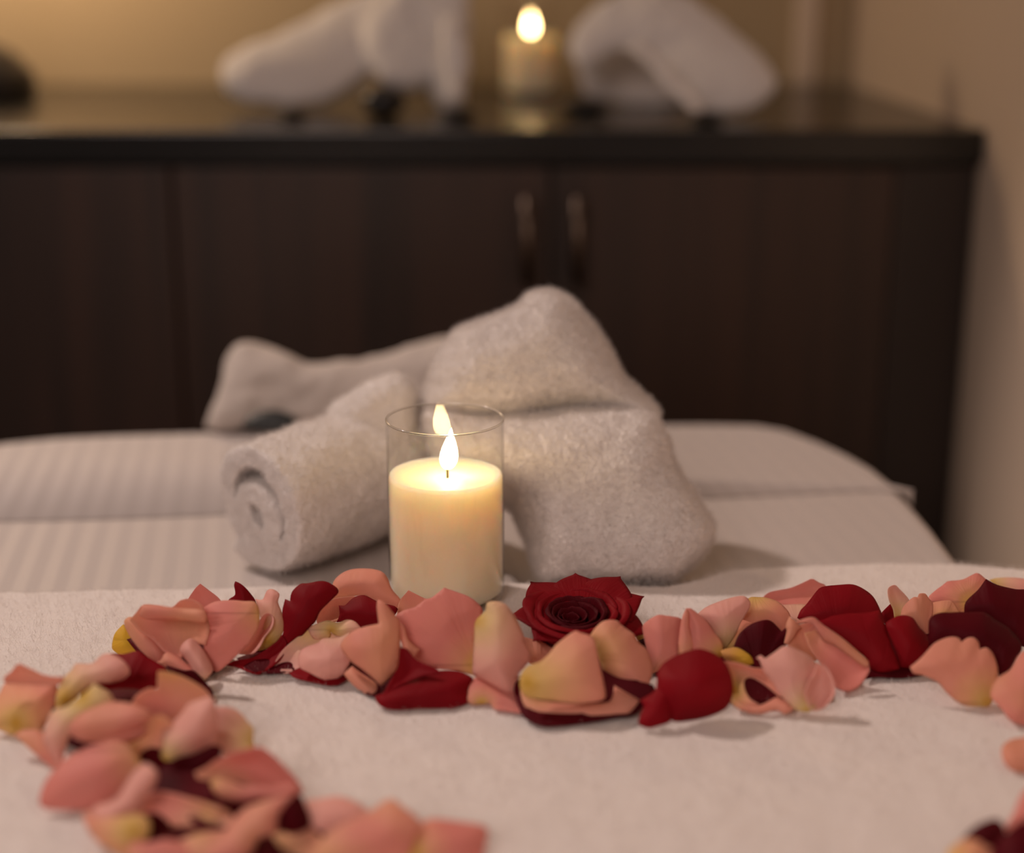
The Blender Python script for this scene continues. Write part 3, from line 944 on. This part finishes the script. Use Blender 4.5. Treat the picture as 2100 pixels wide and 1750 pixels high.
petal('narrow pink petal lying slanted along the bottom of the left heap', M_PALE,
      ('D 1190,330 1310,420 1290,540 1220,660 1150,840 1020,870 920,960 780,1060 650,1010 590,890 690,770 880,700 980,560 1060,430', 42, dict(bulge=8, contact='D 700,1080', lift=8, base='D 1120,1100', rad=70)))
petal('orange yellow petal underneath the slanted pink one at bottom left', M_PEACH,
      ('D 555,850 600,820 700,900 900,880 1130,850 1240,940 1220,1080 1140,1160 1050,1250 1000,1330 860,1240 700,1130 600,1010', 34, dict(bulge=7, contact='D 1000,1350', base='D 1060,1010', rad=110)))
petal('shaded rose petal lying in the hollow of the left heap', M_PINK,
      ('C 0,1330 90,1230 200,1180 400,1215 620,1290 850,1380 900,1450 800,1590 640,1640 420,1560 250,1570 60,1560 -40,1460', 16, dict(bulge=-4, contact='C 500,1650', lift=3)),
      ('C 400,1240 520,1255 700,1310 870,1380 830,1410 680,1380 520,1320', 30, dict(bulge=2, contact='C 500,1650', lift=7)))
petal('long pink petal folded forward at the bottom of the left heap', M_PINK,
      ('C 760,1620 860,1480 1000,1340 1150,1280 1330,1230 1450,1215 1340,1340 1290,1440 1280,1560 1120,1620 1060,1750 900,1850 640,1850 640,1700', 36, dict(bulge=8, contact='C 850,1860', lift=6)))
petal('maroon petal, deep shade put into its colour, in front of the slanted pink petal', M_DEEP,
      ('D 1130,870 1300,840 1440,960 1420,1080 1300,1130 1190,1120', 30, dict(bulge=3, contact='D 1300,1140', lift=1)))  # the maroon colour carries the shade this petal lies in
petal('salmon petal at the bottom left edge of the frame', M_PINK,
      ('D 1000,1260 1080,1130 1250,1140 1400,1110 1580,1150 1700,1240 1700,1400 1300,1420 1040,1400', 30, dict(bulge=6, contact='D 1300,1430', lift=3, base='D 1000,1420', rad=70)))
petal('rose coloured petal under the folded one, cut by the bottom edge', M_PINK,
      ('D 1500,1180 1640,1080 1850,1030 2050,1030 2200,1120 2200,1400 1800,1420 1560,1400', 26, dict(bulge=5, contact='D 1900,1430', lift=1)))
petal('nearly black red petal curled up on the inner side of the left heap', M_DEEP,
      ('C 1310,1460 1320,1330 1400,1240 1500,1215 1560,1320 1600,1450 1580,1560 1480,1600 1370,1570', 62, dict(bulge=6, contact='C 1450,1640', lift=4)))
petal('brownish petal under the nearly black curled one near the bottom', M_PEACH,
      ('C 1240,1580 1400,1560 1600,1530 1720,1640 1640,1760 1560,1850 1250,1850 1150,1720', 20, dict(bulge=3, contact='C 1400,1860', lift=0)))
petal('pale pink petal lying flat right of the nearly black curled one', M_PALE,
      ('E 240,370 420,345 600,325 780,395 860,470 760,560 560,660 420,720 340,620 290,480', 26, dict(bulge=4, contact='E 420,740', base='E 100,560', rad=70)))
petal('bright coral petal with a pointed peak at the bottom edge', M_PINK,
      ('E 300,900 400,740 560,610 720,530 900,440 1050,345 1170,420 1300,520 1360,600 1280,700 1240,900 800,1000 400,1000', 44, dict(bulge=8, contact='E 800,1010', lift=2)))
petal('peach petal with an orange base, rightmost of those along the bottom edge', M_PINK,
      ('E 1130,900 1200,700 1330,570 1430,525 1700,555 1880,585 1930,640 1900,800 1860,1000 1200,1000', 36, dict(bulge=7, contact='E 1500,1020', base='E 1240,820', rad=110)))
# --- upper left
petal('salmon petal tip like a triangle behind the large pink fold', M_PINK,
      ('B 920,370 1000,240 1052,188 1120,240 1260,360 1230,470 1080,520 940,470', 62, dict(bulge=-3, contact='B 1080,700', base='B 1080,1300', rad=150)))
petal('yellow petal at the left end of the large pink fold', M_YEL,
      ('B 150,820 180,700 265,605 330,660 440,830 440,900 260,925 160,865', 46, dict(bulge=5, base='B 300,760', rad=150)))
petal('large pink petal folded over twice, behind the left corner of the heart', M_PINK,
      ('B 330,560 400,480 470,405 620,410 760,430 850,360 960,345 1060,400 1100,470 1150,640 1110,820 960,800 880,900 860,1000 700,900 560,760 440,680', 58, dict(bulge=-6, contact='B 900,1130', lift=7)),
      ('B 275,575 330,530 420,560 540,640 660,760 700,870 680,960 640,1012 560,975 400,820 300,665', 48, dict(bulge=6, contact='B 640,1030', lift=10)),
      ('B 460,410 620,412 800,436 1080,460 1120,540 1100,600 800,560 560,560 430,520', 74, dict(bulge=4, contact='B 900,1100', lift=13)))
petal('pale pink rolled petal at the heart of the large pink fold', M_PALE,
      ('B 850,880 890,790 970,755 1070,850 1140,960 1180,1060 1150,1130 1080,1180 1010,1130 930,1000', 46, dict(bulge=7, contact='B 1070,1190', lift=7, base='B 1080,1250', rad=45)))
petal('wide pink petal with a cream rim, right half of the large pink fold', M_PINK,
      ('B 1080,440 1200,375 1370,358 1500,368 1610,375 1655,450 1655,600 1590,750 1400,950 1240,1090 1180,1070 1110,960 1090,800 1140,650', 54, dict(bulge=8, contact='B 1200,1110', lift=6, base='B 1760,480', rad=100)))
petal('pink petal slipping out below the large pink fold', M_PINK,
      ('B 560,970 640,985 700,900 820,930 920,1010 1010,1080 1080,1180 1040,1200 900,1135 740,1050 620,1020', 40, dict(bulge=4, contact='B 1060,1210', lift=4)))
petal('dark red petal edge slanting down below the large pink fold', M_DEEP,
      ('B 700,1020 880,1080 980,1080 1080,1170 1180,1290 1195,1375 1110,1320 980,1220 800,1150', 30, dict(bulge=3, contact='B 1195,1380', lift=1)))
petal('dark red petal tip standing behind the cream rimmed pink petal', M_RED,
      ('B 1345,365 1412,300 1402,200 1414,162 1480,198 1560,280 1625,390 1580,520 1420,500', 68, dict(bulge=4, contact='B 1500,640', base='B 1500,900', rad=120)))
petal('yellow petal with a brown hollow, curled like a spout beside the pink fold', M_PALE,
      ('F 540,510 640,520 700,400 775,383 862,445 842,550 890,690 917,850 892,980 790,1110 650,1190 520,1245 420,1260 560,1040 620,840 580,620', 56, dict(bulge=6, contact='F 600,1270', lift=5, base='F 720,1080', rad=105)),
      ('F 600,800 650,725 720,700 785,765 765,890 670,1020 600,1150 500,1240 320,1245 420,1120 540,940', 52, dict(bulge=-5, contact='F 500,1290', lift=10, base='F 300,300', rad=80)))
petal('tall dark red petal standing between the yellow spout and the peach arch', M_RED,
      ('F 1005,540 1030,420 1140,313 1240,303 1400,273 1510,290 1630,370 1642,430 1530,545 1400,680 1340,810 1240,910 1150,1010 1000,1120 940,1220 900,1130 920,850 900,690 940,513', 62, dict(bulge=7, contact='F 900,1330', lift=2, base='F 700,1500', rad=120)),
      ('F 900,980 960,1100 920,1250 820,1370 600,1510 420,1470 300,1420 130,1392 280,1330 500,1290 700,1170 820,1080', 34, dict(bulge=-4, contact='F 600,1530', base='F 700,1900', rad=120)))  # left end of this patch also stands in for a shadowed interior
petal('peach petal arched high over a dark red one, left of the candle', M_PEACH,
      ('G 0,500 80,430 130,230 220,140 340,95 520,92 650,122 712,190 760,310 865,445 820,530 700,470 610,452 460,382 330,390 170,410 60,465', 58, dict(bulge=8, contact='G 700,640', lift=3, base='G 100,900', rad=150)),
      ('G -60,600 0,515 80,440 200,405 360,392 420,420 300,520 200,640 100,680 -40,720', 68, dict(bulge=-4, contact='G 200,760', lift=0, base='G 300,900', rad=80)))
petal('dark red petal sheltered under the peach arch', M_RED,
      ('G 160,670 195,590 185,488 250,490 340,410 460,380 610,450 790,498 828,530 790,595 620,720 440,760 340,690 280,660', 56, dict(bulge=8, contact='G 440,860', lift=4, base='G 700,1300', rad=120)))
petal('cream petal with a crumpled yellow edge, curling toward the viewer', M_PALE,
      ('F 1235,905 1340,850 1500,800 1640,830 1760,788 1870,818 1970,930 1850,980 1720,1030 1640,1015 1545,950 1525,1040 1440,1055 1390,1100 1290,1010', 60, dict(bulge=5, contact='F 1500,1240', lift=9, base='F 1560,930', rad=75)),
      ('F 1120,1260 1180,1170 1380,1095 1440,1040 1640,1030 1790,960 1760,1120 1795,1300 1790,1380 1690,1530 1540,1602 1400,1562 1250,1485 1155,1440 1115,1390', 40, dict(bulge=9, contact='F 1540,1610', lift=3, base='F 1600,800', rad=70)),
      ('F 860,1250 1000,1100 1240,920 1330,930 1500,950 1650,1000 1720,1070 1400,1130 1200,1180 1140,1270 1140,1450 1000,1500 880,1490 790,1420', 40, dict(bulge=-3, contact='F 1000,1510', lift=0, base='F 1300,800', rad=120)))
petal('thin dark red petal lying flat under the cream crumpled petal', M_RED,
      ('F 990,1495 1160,1420 1300,1430 1540,1500 1680,1480 1800,1560 1700,1630 1600,1662 1460,1655 1300,1620 1060,1560', 10, dict(bulge=2, contact='F 1540,1665')))
petal('pink petal with a sharp ridge, centre left of the heart', M_PINK,
      ('G 205,930 300,800 440,730 620,690 598,500 605,430 670,445 790,590 840,650 850,940 825,1150 760,1250 640,1365 580,1300 450,1190 300,1080', 58, dict(bulge=9, contact='G 640,1380', lift=7)),
      ('G 235,1235 330,1150 420,1220 600,1350 580,1440 480,1455 360,1370 300,1310', 28, dict(bulge=3, contact='G 500,1460', lift=1)))
petal('large pink petal with a peaked rim in front of the candle', M_PINK,
      ('G 810,600 900,540 1010,510 1130,420 1190,408 1335,293 H 70,35 200,80 350,140 450,220 492,300 440,400 405,600 395,1015 200,960 G 1250,1172 1100,1130 980,1040 900,880 830,700', 56, dict(bulge=8, contact='G 1300,1210', lift=8, base='H 420,900', rad=100)),
      ('G 820,640 900,730 940,860 1065,970 1030,1015 965,1115 900,1000 870,900 830,770', 60, dict(bulge=3, contact='G 960,1220', lift=14)))
petal('pink petal corner rising behind the peaked petal, against the candle', M_PINK,
      ('G 830,480 940,323 1130,415 1260,440 1260,620 1000,760 840,700', 68, dict(bulge=-2, contact='G 1000,860', lift=2)))
petal('rounded olive pink petal right of the peaked one, yellow at its top', M_PALE,
      ('H 410,420 480,335 530,285 540,210 620,188 740,220 850,350 930,520 985,680 1035,800 950,930 885,1010 905,1200 760,1215 560,1105 395,1015 385,880 400,600', 60, dict(bulge=13, contact='H 800,1240', lift=5, base='H 420,390', rad=125)),
      ('H 500,345 532,287 542,205 620,186 742,218 830,330 660,355', 50, dict(bulge=3, contact='H 800,1240', lift=11, base='H 480,300', rad=80)))
petal('pink petal half hidden between the rounded petal and the whole rose', M_PINK,
      ('H 930,580 1080,618 1240,678 1310,730 1240,860 1120,900 1000,860 950,700', 40, dict(bulge=4, contact='H 1120,960', lift=2)))
petal('glossy dark red petal lying in front of the peaked pink one', M_RED,
      ('G 575,1480 690,1430 800,1360 900,1305 1100,1230 1300,1200 1500,1208 H 385,1045 350,1110 320,1190 345,1320 200,1370 100,1390 G 1400,1600 1200,1608 1000,1612 880,1622 700,1612 610,1560', 26, dict(bulge=9, contact='G 900,1625')),
      ('G 640,1480 700,1390 780,1240 830,1150 850,950 920,960 1030,1080 1260,1180 1280,1230 1100,1260 900,1340 760,1420', 46, dict(bulge=-3, contact='G 700,1560', lift=3)))
petal('pink petal lying flat beneath the rounded olive pink one', M_PINK,
      ('H 310,1200 400,1050 560,1080 760,1180 900,1200 930,1440 800,1420 620,1390 570,1330 440,1340 340,1330', 22, dict(bulge=4, contact='H 700,1410', base='H 480,1330', rad=50)))
petal('broad peach petal with a yellow base at the heart point', M_PEACH,
      ('H 905,1120 925,1000 1000,912 1140,860 1250,760 1310,680 1420,590 1530,518 J 60,352 170,385 230,430 270,580 330,880 372,1100 350,1180 180,1215 0,1230 H 1000,1260 930,1190', 46, dict(bulge=9, contact='J 100,1430', lift=5, base='H 1000,1100', rad=165)),
      ('H 905,1160 1000,1250 1150,1300 J 0,1240 200,1225 430,1200 480,1005 620,1090 795,1190 720,1290 650,1350 400,1390 180,1425 90,1380 H 1560,1475 1400,1505 1200,1532 1070,1480 950,1340', 30, dict(bulge=4, contact='J 100,1432', lift=1.5, base='H 1100,1150', rad=60)))
petal('dark red petal rim under the heart point, widened to fill shaded gaps', M_DEEP,
      ('H 840,1180 900,1060 1100,1100 J 0,900 300,660 560,820 800,960 960,1000 1000,1150 860,1260 700,1380 500,1400 300,1440 120,1470 H 1400,1580 1200,1590 1050,1550 930,1450', 14, dict(bulge=2, contact='H 1200,1595')))  # widened dark sheet stands in for shade between the heart petals
petal('curled peach petal standing below the whole rose', M_PEACH,
      ('J 180,390 260,280 360,205 510,203 570,260 650,318 720,370 790,480 880,560 940,720 952,830 890,1035 800,1062 640,1045 480,1010 375,880 310,705 255,560 230,450', 58, dict(bulge=10, contact='J 800,1120', lift=4, base='J 200,640', rad=100)))
petal('dull pink petal leaning back, right of the whole rose', M_PINK,
      ('J 835,270 900,200 1020,133 1120,140 1200,150 1310,188 1330,400 1320,640 1200,700 1060,790 960,860 930,720 870,500 845,380', 62, dict(bulge=7, contact='J 1060,900', lift=2, base='J 1050,1000', rad=75)))
petal('small cream petal corner between the rose and the dull pink petal', M_PALE,
      ('J 725,320 860,335 900,480 850,520 790,465 750,400', 20, dict(bulge=2, contact='J 850,530', base='J 800,430', rad=50)))
petal('upright pink petal with a pointed top, behind the round red one', M_PINK,
      ('J 1340,640 1390,300 1372,50 1425,50 1520,118 1630,210 1720,350 1800,450 1830,560 1800,660 1600,700 1400,700', 64, dict(bulge=5, contact='J 1600,900', lift=2, base='J 1800,620', rad=70)),
      ('J 1275,650 1285,400 1320,170 1370,48 1405,90 1415,300 1470,480 1420,700', 62, dict(bulge=3, contact='J 1500,900', lift=5)))
petal('round glossy dark red petal like a ball, right of the heart point', M_RED,
      ('J 1060,760 1180,670 1290,615 1420,572 1540,552 1700,600 1820,680 1900,800 1952,1000 1932,1170 1860,1290 1650,1390 1400,1440 1200,1440 1130,1250 1050,1080 1010,900', 52, dict(bulge=15, contact='J 1400,1450', lift=2)),
      ('J 1010,900 1130,900 1240,1000 1230,1250 1180,1440 1000,1512 900,1532 785,1480 800,1380 850,1260 800,1190 980,1070', 44, dict(bulge=6, contact='J 900,1535', lift=3)))
# --- right side
petal('large pale pink petal with a cream fold, behind the round red one', M_PALE,
      ('K 165,550 250,478 380,418 570,357 700,350 760,440 700,560 650,640 600,760 500,930 400,900 330,720', 56, dict(bulge=7, contact='K 480,1060', lift=3, base='K 560,960', rad=95)))
petal('peach petal arched over a maroon hollow', M_PEACH,
      ('K 640,500 740,370 850,358 970,372 1100,430 1205,565 1170,710 1080,745 950,622 780,665 660,640', 62, dict(bulge=7, contact='K 850,900', lift=6, base='K 800,300', rad=75)),
      ('K 640,600 790,650 700,730 620,850 560,940 470,960 480,900 580,740', 55, dict(bulge=2, contact='K 600,1020', lift=5, base='K 480,980', rad=80)))
petal('maroon petal in the hollow of the arched peach petal', M_DEEP,
      ('K 570,920 640,765 780,655 940,612 1010,640 1110,740 1180,680 1190,810 1130,930 1000,1010 950,1060 930,1180 800,1170 760,1020 640,960', 50, dict(bulge=4, contact='K 850,1200', lift=2)))
petal('small yellow petal base sticking out right of the round red one', M_YEL,
      ('K 425,960 520,930 625,928 760,1015 795,1100 690,1135 560,1090 470,1050', 42, dict(bulge=4, contact='K 640,1240', lift=8, base='K 760,1030', rad=55)))
petal('orange cupped petal with a dark hollow, open to the right', M_PEACH,
      ('K 460,1070 620,1095 800,1150 900,1165 1000,1280 1105,1420 1090,1480 1000,1400 880,1310 760,1255 690,1290 700,1400 760,1500 860,1560 700,1570 600,1530 540,1440 515,1220', 48, dict(bulge=-6, contact='K 800,1640', lift=3, base='K 560,1400', rad=60)),  # hole shows the maroon filler beneath as the hollow's shade
      ('K 520,1430 600,1500 720,1560 860,1572 960,1530 1060,1480 1140,1520 1250,1610 1150,1665 1040,1625 850,1665 650,1620 540,1540', 30, dict(bulge=4, contact='K 1000,1680', lift=2, base='K 500,1420', rad=60)))
petal('crinkled peach petal with a yellow tip, front of the right arm', M_PALE,
      ('K 900,1165 860,1060 825,1040 880,1008 925,1045 1040,970 1150,905 1300,955 1450,1040 1505,1150 1500,1240 1410,1330 1375,1440 1410,1540 1500,1590 1400,1645 1250,1610 1080,1440 1030,1340 930,1220', 50, dict(bulge=7, contact='K 1400,1660', lift=5, base='K 1400,1640', rad=85, amp=1.6)),
      ('K 1400,1330 1480,1190 1500,1085 1620,1155 1700,1330 1700,1450 1650,1530 1560,1610 1440,1620 1370,1460', 54, dict(bulge=-8, contact='K 1500,1680', lift=4, base='K 1300,1700', rad=60)))
petal('salmon petal lying behind the largest dark red one', M_PINK,
      ('L 10,350 110,272 360,220 500,165 620,108 655,110 720,150 810,195 800,330 640,440 400,450 160,400', 44, dict(bulge=-4, contact='L 400,560', lift=2, base='L 800,800', rad=110)))
petal('pale pink petal strip showing left of the largest dark red one', M_PALE,
      ('L 200,410 280,428 540,425 620,500 500,620 400,600 320,520', 16, dict(bulge=2, contact='L 450,640', lift=3)))
petal('largest dark red petal, domed, on the right arm of the heart', M_RED,
      ('L 450,590 500,488 560,430 720,230 800,200 960,184 1140,178 1280,238 1385,322 1450,430 1510,580 1500,700 1200,760 850,760 600,680', 54, dict(bulge=9, contact='L 1000,1000', lift=4)))
petal('dark red petal folded forward below the domed one', M_RED,
      ('L 660,640 780,610 900,565 1100,535 1300,525 1470,495 1520,620 1600,880 1690,1100 1720,1220 1550,1260 1380,1240 1300,1080 1100,940 850,780', 50, dict(bulge=7, contact='L 1500,1290', lift=5)))
petal('narrow dark red petal right of the folded forward one', M_RED,
      ('L 1515,690 1600,615 1700,568 1800,562 1890,600 1960,705 2060,820 2080,1000 1900,1150 1860,1215 1700,1215 1690,1090 1620,900', 54, dict(bulge=8, contact='L 1780,1270', lift=3)))
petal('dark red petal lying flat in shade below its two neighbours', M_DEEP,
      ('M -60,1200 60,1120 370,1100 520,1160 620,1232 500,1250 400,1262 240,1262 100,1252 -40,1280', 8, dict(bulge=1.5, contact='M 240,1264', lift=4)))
petal('pink petal with a long rolled rim, beside the folded dark red one', M_PINK,
      ('L 540,780 720,745 810,870 1050,1030 1280,1180 1342,1170 1345,1250 1240,1410 1110,1492 950,1465 890,1360 840,1250 700,1100 600,950', 40, dict(bulge=-6, contact='L 1080,1500', lift=2, base='L 300,600', rad=150)),
      ('L 425,640 500,612 580,590 665,588 760,670 1000,835 1250,1050 1332,1130 1335,1195 1250,1180 1080,1050 900,930 780,878 690,750 630,660 450,662', 54, dict(bulge=4, contact='L 1100,1450', lift=7)),
      ('L 355,570 430,635 510,720 460,750 345,925 290,905 325,740 308,700', 58, dict(bulge=3, contact='L 500,1250', lift=4)),
      ('L 335,935 440,740 470,680 660,655 710,740 640,790 740,1080 660,1115 480,1010', 50, dict(bulge=-4, contact='L 650,1300', lift=2)))
petal('tan petal tongue standing up on the towel at right', M_PALE,
      ('M 222,300 235,248 300,220 345,258 460,392 430,500 380,600 300,620 285,500 240,400', 68, dict(bulge=-4, contact='M 330,760', lift=1, base='M 320,640', rad=95)))
petal('small dark red petal tip at the foot of the tan tongue', M_RED,
      ('M 140,560 250,432 288,520 320,640 200,660', 56, dict(bulge=3, contact='M 250,760', lift=1)))
petal('soft pink petal with a scalloped top, right of the tan tongue', M_PINK,
      ('M 365,580 390,478 470,388 520,355 556,358 572,320 640,318 682,375 725,425 720,600 690,810 600,760 480,640', 56, dict(bulge=6, contact='M 620,930', lift=3)))
petal('big pink petal with a turned down rim, furthest back at right', M_PINK,
      ('M 675,365 760,280 830,230 900,180 1060,160 1220,88 1290,128 1340,180 1250,300 1120,420 1100,540 1000,540 900,460 780,440 710,430', 46, dict(bulge=4, contact='M 950,660', lift=2, base='M 1150,420', rad=75)),
      ('M 880,180 1000,170 1070,158 1220,86 1245,130 1210,205 1110,248 1010,240 950,210', 66, dict(bulge=-3, contact='M 1050,420', lift=3)))
petal('round coral petal in front of the big pink one', M_PINK,
      ('M 635,620 640,500 700,430 820,400 935,402 1010,490 1040,560 900,640 700,720', 54, dict(bulge=6, contact='M 780,800', lift=4)))
petal('cream petal behind the darkest petals at the right frame edge', M_PALE,
      ('M 1360,165 1450,143 1620,138 1780,165 1850,260 1750,330 1600,290 1440,230', 40, dict(bulge=3, contact='M 1600,420', lift=2, base='M 1350,200', rad=80)))
petal('broad maroon petal at the right frame edge, behind another', M_DEEP,
      ('M 1080,540 1098,410 1240,270 1322,153 1450,220 1650,268 1820,300 1900,600 1800,930 1620,860 1450,720 1250,600', 52, dict(bulge=8, contact='M 1500,1080', lift=3)))
petal('maroon petal draped over the ruffled peach one at right', M_DEEP,
      ('M 685,620 780,542 940,530 1080,525 1300,528 1430,610 1570,700 1690,830 1725,935 1650,1060 1580,1180 1480,1250 1440,1150 1380,1000 1240,960 1000,880 850,850 690,900', 44, dict(bulge=9, contact='M 1300,1290', lift=6)))
petal('ruffled peach petal with a yellow corner, right arm of the heart', M_PEACH,
      ('M 472,1140 560,1070 640,990 740,880 860,820 960,803 1030,825 1047,865 1115,815 1190,813 1242,870 1248,945 1320,922 1385,970 1440,1100 1455,1250 1410,1400 1375,1565 1240,1582 1060,1562 900,1445 780,1310 600,1225 510,1212', 44, dict(bulge=8, contact='M 1240,1590', lift=4, base='M 1330,1530', rad=95, amp=2.2)))
petal('pink petal sloping out of the right frame edge', M_PINK,
      ('M 1450,1270 1600,1170 1680,1030 1760,960 1950,1000 1980,1500 1850,1800 1740,1790 1600,1740 1490,1600 1380,1480 1390,1380', 40, dict(bulge=8, contact='M 1750,1800', lift=3)))
petal('small coral petal lying alone at the right frame edge', M_PINK,
      ('N 828,730 900,658 1000,635 1120,640 1200,800 1150,940 1000,962 900,930 835,840', 26, dict(bulge=6, contact='N 1000,970')))
petal('maroon petal at the bottom right corner of the frame', M_DEEP,
      ('N 420,1640 560,1500 700,1432 790,1428 860,1520 840,1680 740,1760 560,1720', 40, dict(bulge=5, contact='N 700,1830', lift=6)))
petal('orange petal cut by the bottom edge, near the right corner', M_PEACH,
      ('N 290,1760 400,1650 560,1590 720,1680 800,1850 700,2000 400,2000 300,1900', 34, dict(bulge=7, contact='N 500,2020', lift=1)))
petal('nearly black red petal filling the bottom right corner', M_DEEP,
      ('N 690,1800 760,1680 860,1560 1041,1440 1250,1450 1300,1800 1200,2000 760,2000', 40, dict(bulge=7, contact='N 1000,2020', lift=4)))
petal('rosy petal rising at the right frame edge above the corner', M_PINK,
      ('N 850,1510 930,1390 1041,1150 1200,1130 1250,1400 1200,1560 1041,1480 900,1540', 46, dict(bulge=6, contact='N 1050,1640', lift=3)))

# --- maroon petals added to darken gaps where shade falls, mostly covered
petal('added maroon filler petal buried under the sharp ridged pink one, only its edge visible', M_DEEP,
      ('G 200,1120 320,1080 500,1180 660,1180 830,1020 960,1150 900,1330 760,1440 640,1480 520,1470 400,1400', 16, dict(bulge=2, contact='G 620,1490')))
petal('added maroon filler petal buried under the cream spout and tall red petal', M_DEEP,
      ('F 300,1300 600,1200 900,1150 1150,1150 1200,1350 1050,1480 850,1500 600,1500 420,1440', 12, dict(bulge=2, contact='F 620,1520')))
petal('added maroon filler petal buried in the middle of the left heap', M_DEEP,
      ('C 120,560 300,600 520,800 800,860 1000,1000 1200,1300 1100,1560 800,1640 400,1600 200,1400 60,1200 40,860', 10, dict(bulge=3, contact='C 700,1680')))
petal('added maroon filler petal buried under the upper part of the left heap', M_DEEP,
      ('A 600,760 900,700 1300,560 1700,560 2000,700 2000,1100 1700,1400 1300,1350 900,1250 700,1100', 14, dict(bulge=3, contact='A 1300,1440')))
petal('added maroon filler petal buried in the bottom heap at the frame edge', M_DEEP,
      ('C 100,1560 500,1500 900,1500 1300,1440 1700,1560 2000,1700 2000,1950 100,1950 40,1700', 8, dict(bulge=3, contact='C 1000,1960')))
petal('added maroon filler petal buried under the curled pink ones behind the heart corner', M_DEEP,
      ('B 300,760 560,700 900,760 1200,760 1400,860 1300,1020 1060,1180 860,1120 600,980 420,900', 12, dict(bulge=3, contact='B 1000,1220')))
petal('added maroon filler petal buried between the round red and the orange cupped petals', M_DEEP,
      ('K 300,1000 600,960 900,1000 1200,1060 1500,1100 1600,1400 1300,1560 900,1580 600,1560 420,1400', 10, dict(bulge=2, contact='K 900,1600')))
petal('added maroon filler petal buried beneath the dull pink and upright pink petals', M_DEEP,
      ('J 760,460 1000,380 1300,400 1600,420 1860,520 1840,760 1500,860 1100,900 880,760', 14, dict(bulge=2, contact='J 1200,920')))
petal('added maroon filler petal buried beneath the right arm, left of the ruffled peach petal', M_DEEP,
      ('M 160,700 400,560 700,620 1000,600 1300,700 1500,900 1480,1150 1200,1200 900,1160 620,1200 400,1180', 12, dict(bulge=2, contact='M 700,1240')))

# ------------------------------------------------------------------ the whole dark red rose
RC = Vector((0, 0, 0))
rp = hit(1190, 1248, Z_TOWEL + 0.027)
RC = Vector((rp.x, rp.y, Z_TOWEL + 0.0005))
rose = empty('rose', RC)
tag(rose, 'whole open dark red rose blossom lying right of the candle', 'rose')
rng = random.Random(4)

def rose_petal(phi, r0, r1, z0, z1, width, curl, point, seed, twist=0.0, nu=22, nv=16, expo=1.15):
    """cupped petal: starts at radius r0 low in the flower, rises to z1 and spreads to radius r1"""
    V, F, T, E = [], [], [], []
    for j in range(nv + 1):
        v = j / nv
        for i in range(nu + 1):
            u = -1 + 2 * i / nu
            wv = width * (0.55 + 0.45 * math.sin(math.pi * min(1, v * 0.75 + 0.12)))
            a = phi + u * wv + twist * v
            reach = 1 - point * abs(u) ** (expo if curl else 1.7)
            vv = v * reach
            r = r0 + (r1 - r0) * (vv ** 1.6 if curl else vv)
            z = z0 + (z1 - z0) * math.sin(math.pi / 2 * min(1, vv * 1.35))
            if curl: z -= curl * max(0, vv - 0.62) ** 2 * 6
            z -= 0.003 * abs(u) ** 2.5 * v * (1 if curl else 0)
            k = 0.0012 * noise.noise(Vector((math.cos(a) * 2 + seed, math.sin(a) * 2, v * 3)))
            r += k; z += k
            V.append(RC + Vector((r * math.cos(a), r * math.sin(a), max(z, 0.0))))
            T.append(v); E.append((u * 12, v * 1.5, seed))
    for j in range(nv):
        for i in range(nu):
            a = j * (nu + 1) + i
            F.append((a, a + 1, a + nu + 2, a + nu + 1))
    return V, F, T, E

def add_rp(mat, *args, **kw):
    sheet_object('petal', mat, [rose_petal(*args, **kw)], thick=0.0005, parent=rose)

D2 = math.radians
# outer guard petals, each with a pointed, reflexed tip
for ang, rt_, zz, cu in ((184, 0.0445, 0.0265, 0.0016), (131, 0.048, 0.0285, 0.0006), (92, 0.046, 0.0290, 0.0004), (56, 0.050, 0.0290, 0.0006), (24, 0.0455, 0.0275, 0.0008), (-20, 0.046, 0.0235, 0.0030), (-62, 0.039, 0.0225, 0.0036), (-108, 0.038, 0.0220, 0.0040), (222, 0.041, 0.0245, 0.0026)):
    add_rp(M_RED, D2(ang), 0.006, rt_, 0.004, zz, D2(50), cu, 0.21, ang * 0.1, nu=36, expo=0.62)
cxo = Vector((-0.006, 0.000, 0))
# middle rows, turning tighter toward a sunken dark heart
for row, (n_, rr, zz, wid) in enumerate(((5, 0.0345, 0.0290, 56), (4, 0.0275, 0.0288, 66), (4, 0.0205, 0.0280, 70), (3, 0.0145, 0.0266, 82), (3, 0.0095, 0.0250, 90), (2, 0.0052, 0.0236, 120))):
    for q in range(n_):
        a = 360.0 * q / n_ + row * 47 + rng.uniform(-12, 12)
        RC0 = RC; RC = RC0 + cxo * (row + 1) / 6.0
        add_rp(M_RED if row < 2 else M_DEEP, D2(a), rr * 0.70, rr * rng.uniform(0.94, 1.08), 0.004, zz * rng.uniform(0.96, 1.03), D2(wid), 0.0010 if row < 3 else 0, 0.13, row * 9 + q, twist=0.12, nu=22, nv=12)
        RC = RC0
lathe('calyx', [(0, 0.0), (0.006, 0.0), (0.012, 0.003), (0.014, 0.008), (0.010, 0.012), (0, 0.013)], RC, plain('green_calyx', (0.06, 0.10, 0.03), rough=0.6), rose, n=24)
# sagging outermost petals that hide the foot of the blossom
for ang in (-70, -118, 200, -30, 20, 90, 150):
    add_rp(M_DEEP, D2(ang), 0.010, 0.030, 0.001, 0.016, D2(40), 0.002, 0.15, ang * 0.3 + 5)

rose.rotation_euler.x = math.radians(8)        # the blossom leans toward the viewer
rose.scale = (0.93, 0.93, 0.97)
